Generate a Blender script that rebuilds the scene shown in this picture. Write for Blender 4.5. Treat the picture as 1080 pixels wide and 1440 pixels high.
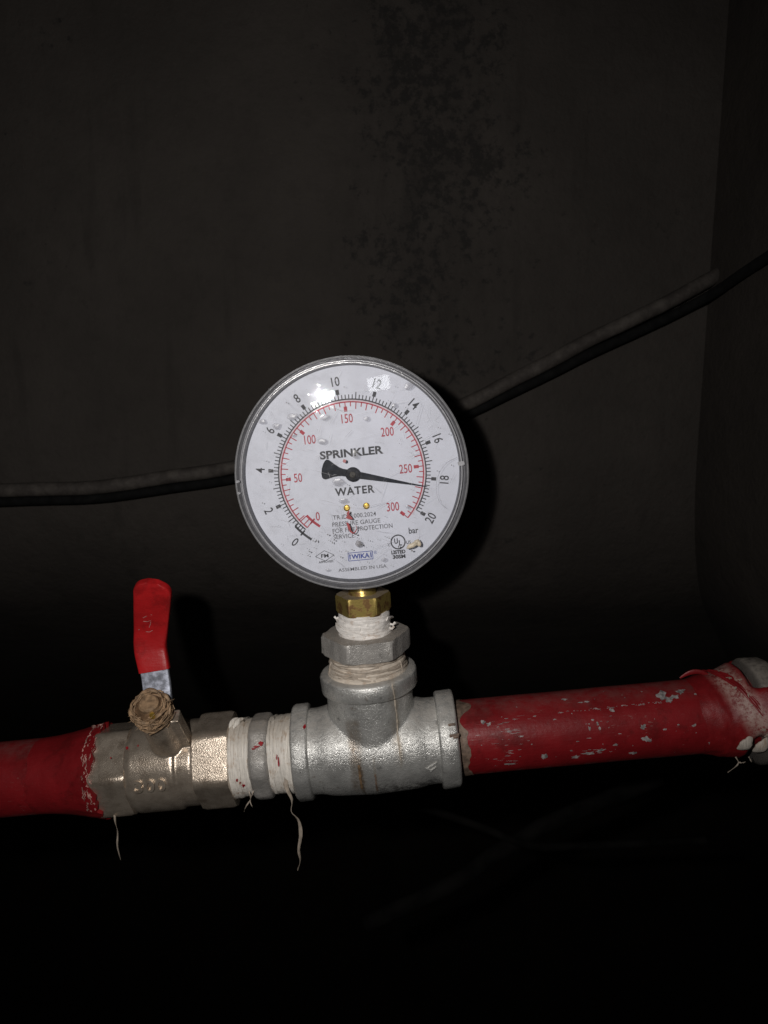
import bpy, bmesh, math, random
from mathutils import Vector, Matrix, noise

for o in list(bpy.data.objects):
    bpy.data.objects.remove(o)
SC = bpy.context.scene
COL = SC.collection
R = math.radians
MM = 0.001
H = 1.0                                  # height of the pipe run above the world origin
TH = R(5.6)                              # slope of the pipe run

# ------------------------------------------------------------------ camera
PITCH = R(10)
CAM = Vector((4.75, -342.8, 173.5)) * MM + Vector((0, 0, H))
cd = bpy.data.cameras.new('camera')
cam = bpy.data.objects.new('camera', cd)
COL.objects.link(cam)
cam.location = CAM
cam.rotation_euler = (R(90) - PITCH, 0, 0)
cd.sensor_fit = 'HORIZONTAL'
cd.sensor_width = 36
cd.lens = 36 * 1083 / 1080
cd.clip_start = 0.01
cd.clip_end = 50
cd.dof.use_dof = True
cd.dof.focus_distance = 0.333
cd.dof.aperture_fstop = 14
SC.camera = cam
C_FW = Vector((0, math.cos(PITCH), -math.sin(PITCH)))
C_UP = Vector((0, math.sin(PITCH), math.cos(PITCH)))
C_RT = Vector((1, 0, 0))

# ------------------------------------------------------------------ world (an unlit room)
w = bpy.data.worlds.new('World')
SC.world = w
w.use_nodes = True
w.node_tree.nodes['Background'].inputs[0].default_value = (1.0, 0.95, 0.92, 1)
w.node_tree.nodes['Background'].inputs[1].default_value = 0.005

# ------------------------------------------------------------------ the phone's flash, left of and above its lens
ld = bpy.data.lights.new('phone_flash', 'SPOT')
ld.energy = 3.5
ld.color = (1.0, 0.965, 0.93)
ld.shadow_soft_size = 0.0055
ld.spot_size = R(118)
ld.spot_blend = 1.0
lo = bpy.data.objects.new('phone_flash', ld)
COL.objects.link(lo)
lo.location = CAM + (C_RT * -52 + C_UP * 22) * MM
aim = C_FW + C_UP * 0.06 + C_RT * 0.05
lo.rotation_euler = aim.to_track_quat('-Z', 'Y').to_euler()
# added dim lamp, mirrored as the second glint in the gauge window
ad = bpy.data.lights.new('glint_lamp', 'AREA')
ad.shape = 'RECTANGLE'
ad.size = 0.019
ad.size_y = 0.012
ad.energy = 0.0062
ad.color = (0.95, 0.98, 1.0)
ao = bpy.data.objects.new('glint_lamp', ad)
COL.objects.link(ao)
ao.location = CAM + (C_RT * -7 + C_UP * 35) * MM
ao.rotation_euler = (C_FW.to_track_quat('-Z', 'Y')).to_euler()
ao.rotation_euler.rotate_axis('Z', R(12))

SC.view_settings.view_transform = 'Standard'
SC.view_settings.look = 'None'
SC.view_settings.exposure = 0
SC.view_settings.gamma = 1
SC.render.engine = 'CYCLES'
SC.cycles.max_bounces = 8
SC.cycles.transparent_max_bounces = 16
SC.cycles.sample_clamp_indirect = 4

# ================================================================== materials
def setin(n, **k):
    for a, b in k.items():
        n.inputs[a.replace('_', ' ')].default_value = b

class NT:
    """tiny helper round a node tree; lengths in the textures are millimetres"""
    def __init__(s, name):
        s.m = bpy.data.materials.new(name)
        s.m.use_nodes = True
        s.t = s.m.node_tree
        s.t.nodes.clear()
        s.out = s.t.nodes.new('ShaderNodeOutputMaterial')
        tc = s.t.nodes.new('ShaderNodeTexCoord')
        mp = s.t.nodes.new('ShaderNodeMapping')
        mp.inputs['Scale'].default_value = (1000, 1000, 1000)
        s.t.links.new(tc.outputs['Object'], mp.inputs[0])
        s.co = mp.outputs[0]
    def n(s, typ, **k):
        nd = s.t.nodes.new(typ)
        for a, b in k.items():
            setattr(nd, a, b)
        return nd
    def put(s, sock, v):
        if hasattr(v, 'is_linked') or isinstance(v, bpy.types.NodeSocket):
            s.t.links.new(v, sock)
        else:
            if isinstance(v, tuple) and len(v) == 3 and sock.type == 'RGBA':
                v = (*v, 1)
            sock.default_value = v
    def math(s, op, a, b=0.0, c=0.0, clamp=False):
        nd = s.n('ShaderNodeMath', operation=op, use_clamp=clamp)
        for i, v in enumerate((a, b, c)):
            s.put(nd.inputs[i], v)
        return nd.outputs[0]
    def noise(s, scale, detail=3, rough=0.55, stretch=None, off=(0, 0, 0), dist=0.0):
        co = s.co
        if stretch or off != (0, 0, 0):
            mp = s.n('ShaderNodeMapping')
            mp.inputs['Scale'].default_value = stretch or (1, 1, 1)
            mp.inputs['Location'].default_value = off
            s.t.links.new(co, mp.inputs[0])
            co = mp.outputs[0]
        nd = s.n('ShaderNodeTexNoise')
        s.t.links.new(co, nd.inputs['Vector'])
        setin(nd, Scale=scale, Detail=detail, Roughness=rough, Distortion=dist)
        return nd.outputs['Fac']
    def voronoi(s, scale, feature='F1', rnd=1.0):
        nd = s.n('ShaderNodeTexVoronoi', feature=feature)
        s.t.links.new(s.co, nd.inputs['Vector'])
        setin(nd, Scale=scale, Randomness=rnd)
        return nd.outputs['Distance']
    def ramp(s, fac, a, b, v0=0.0, v1=1.0, smooth=True):
        nd = s.n('ShaderNodeMapRange', interpolation_type='SMOOTHSTEP' if smooth else 'LINEAR')
        s.put(nd.inputs[0], fac)
        for i, v in enumerate((a, b, v0, v1)):
            nd.inputs[i + 1].default_value = v
        return nd.outputs[0]
    def mix(s, fac, a, b, mode='MIX'):
        nd = s.n('ShaderNodeMix', data_type='RGBA', blend_type=mode)
        s.put(nd.inputs[0], fac)
        s.put(nd.inputs[6], a)
        s.put(nd.inputs[7], b)
        return nd.outputs[2]
    def xyz(s):
        nd = s.n('ShaderNodeSeparateXYZ')
        s.t.links.new(s.co, nd.inputs[0])
        return nd.outputs
    def up(s):
        g = s.n('ShaderNodeNewGeometry')
        nd = s.n('ShaderNodeSeparateXYZ')
        s.t.links.new(g.outputs['Normal'], nd.inputs[0])
        return nd.outputs[2]
    def bump(s, h, strength, dist_mm, nrm=None):
        nd = s.n('ShaderNodeBump')
        nd.inputs['Strength'].default_value = strength
        nd.inputs['Distance'].default_value = dist_mm * MM
        s.t.links.new(h, nd.inputs['Height'])
        if nrm is not None:
            s.t.links.new(nrm, nd.inputs['Normal'])
        return nd.outputs[0]
    def pbsdf(s, color, rough=0.5, metal=0.0, normal=None, spec=0.5, coat=0.0, **k):
        nd = s.n('ShaderNodeBsdfPrincipled')
        s.put(nd.inputs['Base Color'], color)
        s.put(nd.inputs['Roughness'], rough)
        s.put(nd.inputs['Metallic'], metal)
        nd.inputs['Specular IOR Level'].default_value = spec
        nd.inputs['Coat Weight'].default_value = coat
        if normal is not None:
            s.t.links.new(normal, nd.inputs['Normal'])
        return nd.outputs[0]
    def done(s, sh):
        s.t.links.new(sh, s.out.inputs[0])
        return s.m

def plain(name, col, rough=0.5, metal=0.0, var=0.15, vs=0.4, bump=0.0, bs=1.0, bd=0.1, spec=0.5):
    t = NT(name)
    f = t.ramp(t.noise(vs, 4), 0.3, 0.7)
    c = t.mix(f, tuple(x * (1 - var) for x in col), tuple(min(1, x * (1 + var)) for x in col))
    nrm = t.bump(t.noise(bs, 3), bump, bd) if bump else None
    return t.done(t.pbsdf(c, rough, metal, nrm, spec))

def m_galv(name, base=(0.36, 0.36, 0.355), dusty=0.55, grain=0.9, drips=False, metal=0.5):
    t = NT(name)
    big = t.ramp(t.noise(0.11, 4), 0.35, 0.7)
    mid = t.ramp(t.noise(0.6, 5, 0.65), 0.35, 0.7)
    c = t.mix(big, tuple(x * 0.78 for x in base), tuple(x * 1.12 for x in base))
    c = t.mix(t.math('MULTIPLY', mid, 0.45), c, tuple(x * 0.62 for x in base))
    # dark scuffs
    sc = t.ramp(t.noise(0.33, 5, 0.7, off=(7, 3, 1)), 0.6, 0.7)
    c = t.mix(t.math('MULTIPLY', sc, 0.65), c, (0.08, 0.078, 0.075))
    # settled dust on upward faces
    du = t.ramp(t.up(), 0.35, 0.95)
    du = t.math('MULTIPLY', du, t.ramp(t.noise(0.35, 5, 0.7, off=(1, 9, 4)), 0.2, 0.62))
    c = t.mix(t.math('MULTIPLY', du, dusty), c, (0.33, 0.29, 0.25))
    rust = t.ramp(t.noise(0.16, 5, 0.7, off=(31, 3, 8)), 0.63, 0.74)
    c = t.mix(t.math('MULTIPLY', rust, 0.6), c, (0.17, 0.11, 0.065))
    if drips:
        x, y, z = t.xyz()
        wob = t.math('MULTIPLY', t.math('SUBTRACT', t.noise(0.12, 3, off=(0, 0, 5)), 0.5), 3.5)
        wid = t.ramp(t.noise(0.25, 4, 0.7, off=(0, 0, 15)), 0.25, 0.7, 0.3, 1.0)
        def drip(x0, hw, z0, z1, amt, col, cc):
            d = t.math('ABSOLUTE', t.math('SUBTRACT', t.math('ADD', x, wob), x0))
            m = t.ramp(d, hw * 0.25, hw, 1.0, 0.0)
            m = t.math('MULTIPLY', m, wid)
            m = t.math('MULTIPLY', m, t.ramp(z, z0 - 5, z0 + 3))
            m = t.math('MULTIPLY', m, t.ramp(z, z1 - 2, z1 + 2, 1.0, 0.0))
            front = t.ramp(y, -6, 2, 1.0, 0.0)
            m = t.math('MULTIPLY', t.math('MULTIPLY', m, front), amt)
            return t.mix(m, cc, col)
        c = drip(12.6, 0.85, 1, 60, 0.95, (0.50, 0.45, 0.38), c)
        c = drip(12.0, 3.2, 2, 60, 0.5, (0.30, 0.25, 0.19), c)
        c = drip(-7.5, 4.2, -12, 22, 0.75, (0.26, 0.20, 0.145), c)
        c = drip(-5.8, 1.0, -16, 4, 0.9, (0.16, 0.10, 0.05), c)
        c = drip(0.5, 1.0, -16, 5, 0.7, (0.45, 0.41, 0.35), c)
        # blackened patch low on the front
        p = t.ramp(t.noise(0.28, 5, 0.75, off=(3, 3, 3)), 0.42, 0.62)
        p = t.math('MULTIPLY', p, t.ramp(z, -15, -6, 1.0, 0.0))
        p = t.math('MULTIPLY', p, t.ramp(x, -6, 4))
        p = t.math('MULTIPLY', p, t.ramp(x, 26, 34, 1.0, 0.0))
        c = t.mix(t.math('MULTIPLY', p, 0.8), c, (0.05, 0.047, 0.045))
    h = t.math('ADD', t.math('MULTIPLY', t.noise(0.6, 6, 0.75), 1.25), t.math('MULTIPLY', t.noise(2.2, 2), 0.35))
    nrm = t.bump(h, grain, 0.34)
    ro = t.ramp(mid, 0, 1, 0.24, 0.40)
    ro = t.math('ADD', ro, t.math('MULTIPLY', du, 0.3))
    me = t.math('MULTIPLY', t.math('SUBTRACT', 1.0, t.math('MULTIPLY', du, 0.8)), metal)
    return t.done(t.pbsdf(c, ro, me, nrm))

def m_brass_cast(name):
    t = NT(name)
    f = t.ramp(t.noise(0.25, 4), 0.3, 0.7)
    c = t.mix(f, (0.46, 0.385, 0.31), (0.62, 0.53, 0.435))
    g = t.ramp(t.noise(1.6, 3, 0.6), 0.5, 0.72)
    c = t.mix(t.math('MULTIPLY', g, 0.4), c, (0.17, 0.13, 0.10))
    dirt = t.ramp(t.noise(0.09, 5, 0.65, off=(4, 4, 4)), 0.52, 0.7)
    c = t.mix(t.math('MULTIPLY', dirt, 0.6), c, (0.19, 0.14, 0.10))
    nrm = t.bump(t.noise(1.9, 3, 0.6), 0.5, 0.25)
    return t.done(t.pbsdf(c, t.ramp(g, 0, 1, 0.26, 0.42), 0.7, nrm))

def m_brass_nut():
    t = NT('tarnished brass')
    f = t.noise(0.28, 5, 0.65, off=(5.2, 2, 0))
    tar = t.ramp(f, 0.47, 0.6)
    c = t.mix(tar, (0.56, 0.42, 0.13), (0.22, 0.125, 0.05))
    du = t.math('MULTIPLY', t.ramp(t.up(), 0.5, 0.9), t.ramp(t.noise(0.5, 4), 0.1, 0.5))
    c = t.mix(du, c, (0.36, 0.29, 0.21))
    nrm = t.bump(t.noise(1.2, 4, 0.6), 0.25, 0.25)
    me = t.math('SUBTRACT', 0.75, t.math('MULTIPLY', du, 0.6))
    return t.done(t.pbsdf(c, t.ramp(tar, 0, 1, 0.34, 0.55), me, nrm))

def m_tape(name, axis, col=(0.82, 0.77, 0.70), stain=(0.42, 0.28, 0.17), amt=0.7):
    """thread tape: streaks run round the axis"""
    t = NT(name)
    st = {'X': (1.5, 0.14, 0.14), 'Z': (0.14, 0.14, 1.5)}[axis]
    s1 = t.noise(1.0, 5, 0.65, stretch=st, dist=0.8)
    s2 = t.noise(0.22, 4, 0.6, off=(2, 8, 1))
    c = t.mix(t.ramp(s1, 0.35, 0.65), tuple(x * 0.80 for x in col), tuple(min(1, x * 1.08) for x in col))
    m = t.math('MULTIPLY', t.ramp(s2, 0.5, 0.7), t.ramp(s1, 0.65, 0.4))
    c = t.mix(t.math('MULTIPLY', m, amt), c, stain)
    du = t.math('MULTIPLY', t.ramp(t.up(), 0.5, 1.0), 0.45)
    c = t.mix(du, c, (0.34, 0.27, 0.20))
    nrm = t.bump(t.math('ADD', t.math('MULTIPLY', s1, 0.55), t.noise(0.5, 4, 0.65, off=(6, 0, 0))), 0.6, 0.5)
    return t.done(t.pbsdf(c, 0.5, 0.0, nrm, 0.4))

def m_red(name, axis_dust=True, chips=True, seed=0.0, base=(0.215, 0.009, 0.012), sheen=0.42):
    t = NT(name)
    f = t.ramp(t.noise(0.06, 4, off=(seed, 0, 0)), 0.3, 0.7)
    c = t.mix(f, tuple(x * 0.78 for x in base), tuple(x * 1.1 for x in base))
    nrm = None
    hh = t.noise(0.35, 4, 0.6)
    c = t.mix(t.math('MULTIPLY', t.ramp(t.noise(0.09, 5, 0.65, off=(seed + 2, 6, 1)), 0.52, 0.68), 0.5), c, (base[0] * 0.35, 0.006, 0.006))
    if chips:
        # streaky scuffs that run along the pipe, pale dust rubbed in
        s = t.noise(0.9, 5, 0.7, stretch=(0.28, 1, 1), off=(seed + 3, 1, 1))
        patch = t.ramp(t.noise(0.07, 3, off=(seed + 9, 0, 2)), 0.45, 0.68)
        sc = t.math('MULTIPLY', t.ramp(s, 0.6, 0.72), patch)
        c = t.mix(t.math('MULTIPLY', sc, 0.65), c, (0.30, 0.20, 0.18))
        # worn through to grey steel along the underside
        x, y, z = t.xyz()
        un = t.math('MULTIPLY', t.ramp(z, -15.5, -11, 1.0, 0.0), t.ramp(t.noise(0.16, 5, 0.7, off=(seed, 5, 0)), 0.46, 0.6))
        c = t.mix(t.math('MULTIPLY', un, 0.7), c, (0.17, 0.16, 0.155))
        # a pale stripe of settled dust along the top
        du = t.math('MULTIPLY', t.ramp(t.up(), 0.72, 1.0), t.ramp(t.noise(0.2, 5, 0.7, off=(seed, 2, 7)), 0.25, 0.7))
        c = t.mix(t.math('MULTIPLY', du, 0.35), c, (0.17, 0.11, 0.10))
    brush = t.noise(1.1, 3, 0.6, stretch=(0.12, 1, 1), off=(seed, 4, 4))
    c = t.mix(t.math('MULTIPLY', t.ramp(t.noise(1.4, 4, 0.75, off=(seed, 0, 6)), 0.58, 0.75), 0.30), c, (0.22, 0.10, 0.09))
    nrm = t.bump(t.math('ADD', hh, t.math('MULTIPLY', brush, 0.6)), 0.4, 0.4)
    return t.done(t.pbsdf(c, sheen, 0.0, nrm, 0.35))

M = {}
M['galv'] = m_galv('galvanised cast iron', base=(0.66, 0.655, 0.63), drips=True, metal=0.62, grain=0.85, dusty=0.55)
M['galv2'] = m_galv('dusty galvanised iron', base=(0.45, 0.43, 0.405), dusty=0.85, grain=0.8, metal=0.3)
M['galv3'] = m_galv('dull grey iron', base=(0.17, 0.155, 0.14), dusty=0.6, grain=0.8, metal=0.3)
M['nickel'] = m_brass_cast('nickel plated brass casting')
M['brass'] = m_brass_nut()
M['tapeX'] = m_tape('thread tape wound round the pipe', 'X')
M['tapeZ'] = m_tape('thread tape on the riser', 'Z', (0.84, 0.80, 0.76), (0.40, 0.28, 0.19))
M['hempZ'] = m_tape('cream sealing fibre', 'Z', (0.66, 0.58, 0.49), (0.33, 0.22, 0.14), 0.8)
M['strand'] = plain('loose tape strand', (0.38, 0.32, 0.26), 0.6, 0, 0.2, 0.5)
M['red'] = m_red('red paint on pipe', seed=0.0)
M['red2'] = m_red('red paint on pipe, other run', seed=21.0)
M['redseal'] = m_red('thick red paint over tape', chips=False, seed=4.0)
M['sleeve'] = m_red('red vinyl sleeve', chips=False, seed=9.0, base=(0.40, 0.011, 0.013), sheen=0.42)
M['steel'] = plain('dirty zinc plated lever', (0.36, 0.38, 0.45), 0.5, 0.35, 0.5, 0.35, 0.4, 1.2, 0.2)
M['chip'] = plain('bare zinc under chipped paint', (0.29, 0.27, 0.265), 0.55, 0.1, 0.55, 0.5, 0.3, 1.5, 0.1)
M['rawthread'] = plain('bare pipe end with dried sealant', (0.165, 0.115, 0.085), 0.6, 0.1, 0.4, 0.35, 0.5, 1.2, 0.3)
M['hemp'] = plain('brown hemp packing', (0.27, 0.175, 0.10), 0.65, 0, 0.45, 0.35, 0.4, 1.6, 0.25)
M['hempdark'] = plain('greasy brown nut', (0.15, 0.09, 0.05), 0.45, 0.2, 0.4, 0.3, 0.4, 1.2, 0.25)
M['dial'] = plain('white printed dial', (0.655, 0.675, 0.745), 0.55, 0, 0.04, 0.05)
M['black'] = plain('black print', (0.035, 0.036, 0.042), 0.6, 0, 0.3, 0.8)
M['grey'] = plain('grey fine print', (0.12, 0.12, 0.13), 0.6, 0, 0.3, 0.8)
M['redink'] = plain('red print', (0.42, 0.035, 0.055), 0.6, 0, 0.2, 0.8)
M['pink'] = plain('pale pink scale band', (0.66, 0.56, 0.60), 0.6, 0, 0.05, 0.8)
M['blue'] = plain('blue print', (0.035, 0.065, 0.30), 0.6, 0, 0.2, 0.8)
M['redpaint'] = plain('spattered red paint', (0.30, 0.008, 0.015), 0.4, 0, 0.2, 0.5)
M['needle'] = plain('matt black pointer', (0.014, 0.017, 0.024), 0.6, 0, 0.35, 0.6, 0.3, 1.5, 0.1, spec=0.2)
M['hub'] = plain('dark steel hub', (0.026, 0.027, 0.032), 0.6, 0.0, 0.5, 0.6, 0.4, 1.0, 0.15, spec=0.15)
M['gold'] = plain('brass rivet', (0.70, 0.48, 0.10), 0.3, 0.85, 0.2, 1.0)
M['case'] = plain('steel gauge case', (0.36, 0.36, 0.365), 0.4, 0.6, 0.2, 0.2, 0.2, 1.0, 0.1)
M['tan'] = plain('dried sealant blob', (0.62, 0.54, 0.42), 0.45, 0, 0.2, 0.4, 0.3, 0.8, 0.3)
M['speck'] = plain('grey dirt', (0.22, 0.215, 0.22), 0.7, 0, 0.5, 0.5)
M['blackline'] = plain('matt black line', (0.003, 0.003, 0.003), 0.9, 0, 0.4, 0.2, spec=0.1)
M['debris'] = plain('grime covered cable', (0.0065, 0.006, 0.0055), 0.9, 0, 0.6, 0.05, spec=0.1)
M['cable'] = (lambda t: t.done(t.pbsdf(
    t.mix(t.ramp(t.noise(0.09, 5, 0.7), 0.35, 0.7), (0.022, 0.0185, 0.0165), (0.048, 0.042, 0.037)), 0.8, 0,
    t.bump(t.noise(0.5, 4, 0.6), 0.4, 0.6), 0.2)))(NT('dusty grey cable'))

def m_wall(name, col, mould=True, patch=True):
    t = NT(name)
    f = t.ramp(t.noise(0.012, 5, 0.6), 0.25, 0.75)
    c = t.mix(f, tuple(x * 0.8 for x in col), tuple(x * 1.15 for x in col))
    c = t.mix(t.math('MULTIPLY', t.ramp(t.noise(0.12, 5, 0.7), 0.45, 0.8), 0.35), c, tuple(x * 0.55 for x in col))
    if mould:
        x, y, z = t.xyz()
        def band(x0, x1, soft, z0):
            m = t.math('MULTIPLY', t.ramp(x, x0 - soft, x0 + soft), t.ramp(x, x1 - soft, x1 + soft, 1.0, 0.0))
            return t.math('MULTIPLY', m, t.ramp(z, z0 - 60, z0 + 40))
        b1 = band(-10, 68, 40, 172)
        fine = t.noise(0.19, 5, 0.72, off=(3, 0, 1))
        blot = t.noise(0.045, 4, 0.6, off=(8, 0, 3))
        # black speckles grow together towards the middle of the damp streak
        thr = t.math('ADD', t.math('SUBTRACT', 0.665, t.math('MULTIPLY', b1, 0.165)), t.math('MULTIPLY', t.math('SUBTRACT', t.noise(0.018, 3, 0.5, off=(1, 0, 7)), 0.5), 0.22))
        sp = t.ramp(t.math('SUBTRACT', t.math('ADD', t.math('MULTIPLY', fine, 0.7), t.math('MULTIPLY', blot, 0.3)), thr), -0.06, 0.06)
        c = t.mix(t.math('MULTIPLY', sp, 0.68), c, (0.006, 0.006, 0.006))
        c = t.mix(t.math('MULTIPLY', t.math('MULTIPLY', b1, t.ramp(t.noise(0.05, 4, 0.6, stretch=(1, 1, 0.3), off=(8, 0, 3)), 0.42, 0.62)), 0.34), c, (0.010, 0.009, 0.0085))
    run = t.noise(0.06, 4, 0.6, stretch=(1.0, 1.0, 0.12), off=(2, 0, 0))
    c = t.mix(t.math('MULTIPLY', t.ramp(run, 0.55, 0.72), 0.35), c, tuple(x * 0.45 for x in col))
    c = t.mix(t.math('MULTIPLY', t.ramp(t.noise(0.5, 3, 0.7), 0.62, 0.72), 0.4), c, tuple(x * 1.6 for x in col))
    nrm = t.bump(t.math('ADD', t.noise(0.35, 6, 0.7), t.math('MULTIPLY', t.noise(0.05, 3), 2.0)), 0.55, 1.4)
    return t.done(t.pbsdf(c, 0.85, 0.0, nrm, 0.15))
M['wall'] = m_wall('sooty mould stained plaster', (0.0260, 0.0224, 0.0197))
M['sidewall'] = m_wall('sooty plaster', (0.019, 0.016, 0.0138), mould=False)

def m_window():
    t = NT('scratched clear plastic window')
    tr = t.n('ShaderNodeBsdfTransparent')
    tr.inputs[0].default_value = (0.95, 0.95, 0.96, 1)
    gx, gy, gz = t.xyz()
    wav = t.math('MULTIPLY', t.noise(0.30, 4, 0.6), t.ramp(gx, -12, 3, 1.0, 0.0))      # grime lies thicker on the left
    nrm = t.bump(wav, 0.16, 0.3)
    fine = t.bump(t.noise(0.5, 6, 0.75, stretch=(1, 1, 0.55)), 0.5, 0.5)
    fr = t.n('ShaderNodeFresnel')
    fr.inputs[0].default_value = 1.5
    gl = t.n('ShaderNodeBsdfGlossy')
    gl.inputs['Roughness'].default_value = 0.012
    t.t.links.new(nrm, gl.inputs['Normal'])
    gl2 = t.n('ShaderNodeBsdfGlossy')
    gl2.inputs['Roughness'].default_value = 0.17
    t.t.links.new(fine, gl2.inputs['Normal'])
    m1 = t.n('ShaderNodeMixShader')
    film = t.ramp(t.noise(0.45, 5, 0.75, stretch=(1, 1, 0.6), off=(5, 0, 2)), 0.50, 0.62, 0.006, 0.9)   # greasy film breaks up the mirror image
    film = t.math('MAXIMUM', film, t.ramp(gx, -2, 6, 0.0, 0.9))
    t.put(m1.inputs[0], t.math('MULTIPLY', fr.outputs[0], film))
    t.t.links.new(tr.outputs[0], m1.inputs[1])
    t.t.links.new(gl.outputs[0], m1.inputs[2])
    m2 = t.n('ShaderNodeMixShader')
    t.put(m2.inputs[0], t.ramp(t.noise(0.12, 5, 0.7, off=(3, 1, 2)), 0.42, 0.7, 0.0002, 0.0026))
    t.t.links.new(m1.outputs[0], m2.inputs[1])
    t.t.links.new(gl2.outputs[0], m2.inputs[2])
    df = t.n('ShaderNodeBsdfDiffuse')
    df.inputs[0].default_value = (0.55, 0.54, 0.54, 1)
    m3 = t.n('ShaderNodeMixShader')
    t.put(m3.inputs[0], t.ramp(t.noise(0.16, 6, 0.75), 0.45, 0.8, 0.006, 0.11))
    t.t.links.new(m2.outputs[0], m3.inputs[1])
    t.t.links.new(df.outputs[0], m3.inputs[2])
    return t.done(m3.outputs[0])
M['window'] = m_window()

def m_clear(name, col, trans, rough):
    t = NT(name)
    p = t.pbsdf(t.mix(t.ramp(t.noise(0.5, 5, 0.7), 0.35, 0.7), tuple(x * 0.72 for x in col), col), rough, 0.0,
                t.bump(t.noise(0.6, 5, 0.7), 0.25, 0.3), 0.6)
    tr = t.n('ShaderNodeBsdfTransparent')
    tr.inputs[0].default_value = (0.9, 0.9, 0.92, 1)
    m = t.n('ShaderNodeMixShader')
    m.inputs[0].default_value = trans
    t.t.links.new(p, m.inputs[1])
    t.t.links.new(tr.outputs[0], m.inputs[2])
    return t.done(m.outputs[0])
M['rim'] = m_clear('clear plastic rim', (0.56, 0.56, 0.58), 0.48, 0.12)
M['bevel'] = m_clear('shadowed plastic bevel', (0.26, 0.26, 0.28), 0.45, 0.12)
M['lip'] = m_clear('clear plastic lip', (0.62, 0.62, 0.65), 0.25, 0.15)
M['drop'] = m_clear('dried water spot', (0.48, 0.47, 0.47), 0.74, 0.2)
M['bead'] = m_clear('water bead', (0.42, 0.40, 0.40), 0.40, 0.12)
M['scratch'] = m_clear('scratch', (0.85, 0.85, 0.88), 0.55, 0.5)
M['scratchdark'] = m_clear('dirty scratch', (0.16, 0.16, 0.17), 0.45, 0.6)
M['gap'] = plain('dark gap', (0.05, 0.05, 0.058), 0.45, 0.3, 0.3, 0.6)

# ================================================================== frames and builders
A = Matrix.Translation((0, 0, H)) @ Matrix.Rotation(-TH, 4, 'Y')       # pipe frame: x along the run, y away, z up the riser
STEM = A @ Matrix.Rotation(R(1.7), 4, 'Y')                              # the riser leans a touch

def props(o, label, cat, group=None, kind=None):
    if label: o['label'] = label
    if cat: o['category'] = cat
    if group: o['group'] = group
    if kind: o['kind'] = kind
    return o

def thing(name, label, cat, frame, origin=(0, 0, 0), group=None):
    e = bpy.data.objects.new(name, None)
    e.empty_display_size = 0.01
    COL.objects.link(e)
    e.matrix_world = frame @ Matrix.Translation(Vector(origin) * MM)
    e['org'] = list(origin)
    return props(e, label, cat, group)

def mesh_obj(name, bm, mat, parent=None, org=None, smooth=38, label=None, kind=None):
    """bm is in millimetres in the frame of the thing; it is shifted to the thing's own origin"""
    if org is None and parent is not None:
        r = parent
        while r.parent: r = r.parent
        org = r.get('org', (0, 0, 0))
    org = Vector(org or (0, 0, 0))
    for v in bm.verts:
        v.co = (v.co - org) * MM
    bmesh.ops.recalc_face_normals(bm, faces=bm.faces)
    me = bpy.data.meshes.new(name)
    bm.to_mesh(me)
    bm.free()
    me.materials.append(M[mat] if isinstance(mat, str) else mat)
    if smooth:
        me.polygons.foreach_set('use_smooth', [True] * len(me.polygons))
        me.set_sharp_from_angle(angle=R(smooth))
    o = bpy.data.objects.new(name, me)
    COL.objects.link(o)
    if parent:
        o.parent = parent
    if label: o['label'] = label
    if kind: o['kind'] = kind
    return o

def AX(axis, t, r, p):
    c, s = math.cos(p), math.sin(p)
    if axis == 'X': return Vector((t, -r * c, r * s))       # p = elevation, 0 towards the viewer
    if axis == 'Z': return Vector((r * s, -r * c, t))       # p = 0 towards the viewer
    return Vector((r * s, t, r * c))                        # 'Y': p = bearing clockwise from up

def lathe(bm, prof, axis='X', seg=64, fn=None, center=(0, 0, 0), sub=0, caps=True):
    if sub:
        q = []
        for (t0, r0), (t1, r1) in zip(prof, prof[1:]):
            n = max(1, int(max(abs(t1 - t0), abs(r1 - r0)) / sub))
            q += [(t0 + (t1 - t0) * i / n, r0 + (r1 - r0) * i / n) for i in range(n)]
        prof = q + [prof[-1]]
    c = Vector(center)
    rings = []
    for t, r in prof:
        ring = []
        for i in range(seg):
            p = 2 * math.pi * i / seg
            tt, rr = t, r
            if fn:
                res = fn(t, r, p)
                tt, rr = res if isinstance(res, tuple) else (t, res)
            ring.append(bm.verts.new(AX(axis, tt, rr, p) + c))
        rings.append(ring)
    for a, b in zip(rings, rings[1:]):
        for i in range(seg):
            j = (i + 1) % seg
            bm.faces.new((a[i], a[j], b[j], b[i]))
    if caps:
        bm.faces.new(rings[0])
        bm.faces.new(rings[-1])
    return bm

def hexr(ap, p, p0):
    """radius of a hexagon with apothem ap; p0 = direction of one flat"""
    a = (p - p0 + math.pi / 6) % (math.pi / 3) - math.pi / 6
    return ap / math.cos(a)

def hexprism(bm, t0, t1, ap, p0, axis, ch=1.2, center=(0, 0, 0), rnd=0.0, seg=120):
    rc = ap * 1.115
    R0 = ap / math.cos(math.pi / 6)
    prof = [(t0, 0), (t0 + ch, 1), (t1 - ch, 1), (t1, 0)]
    def fn(t, k, p):
        h = min(hexr(ap, p, p0), R0 * (1 - rnd))
        return h if k > 0.5 else min(h, rc * 0.985)
    return lathe(bm, prof, axis, seg, fn, center)

def nz(x, y, z, s=1.0):
    return noise.noise(Vector((x * s, y * s, z * s)))

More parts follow.
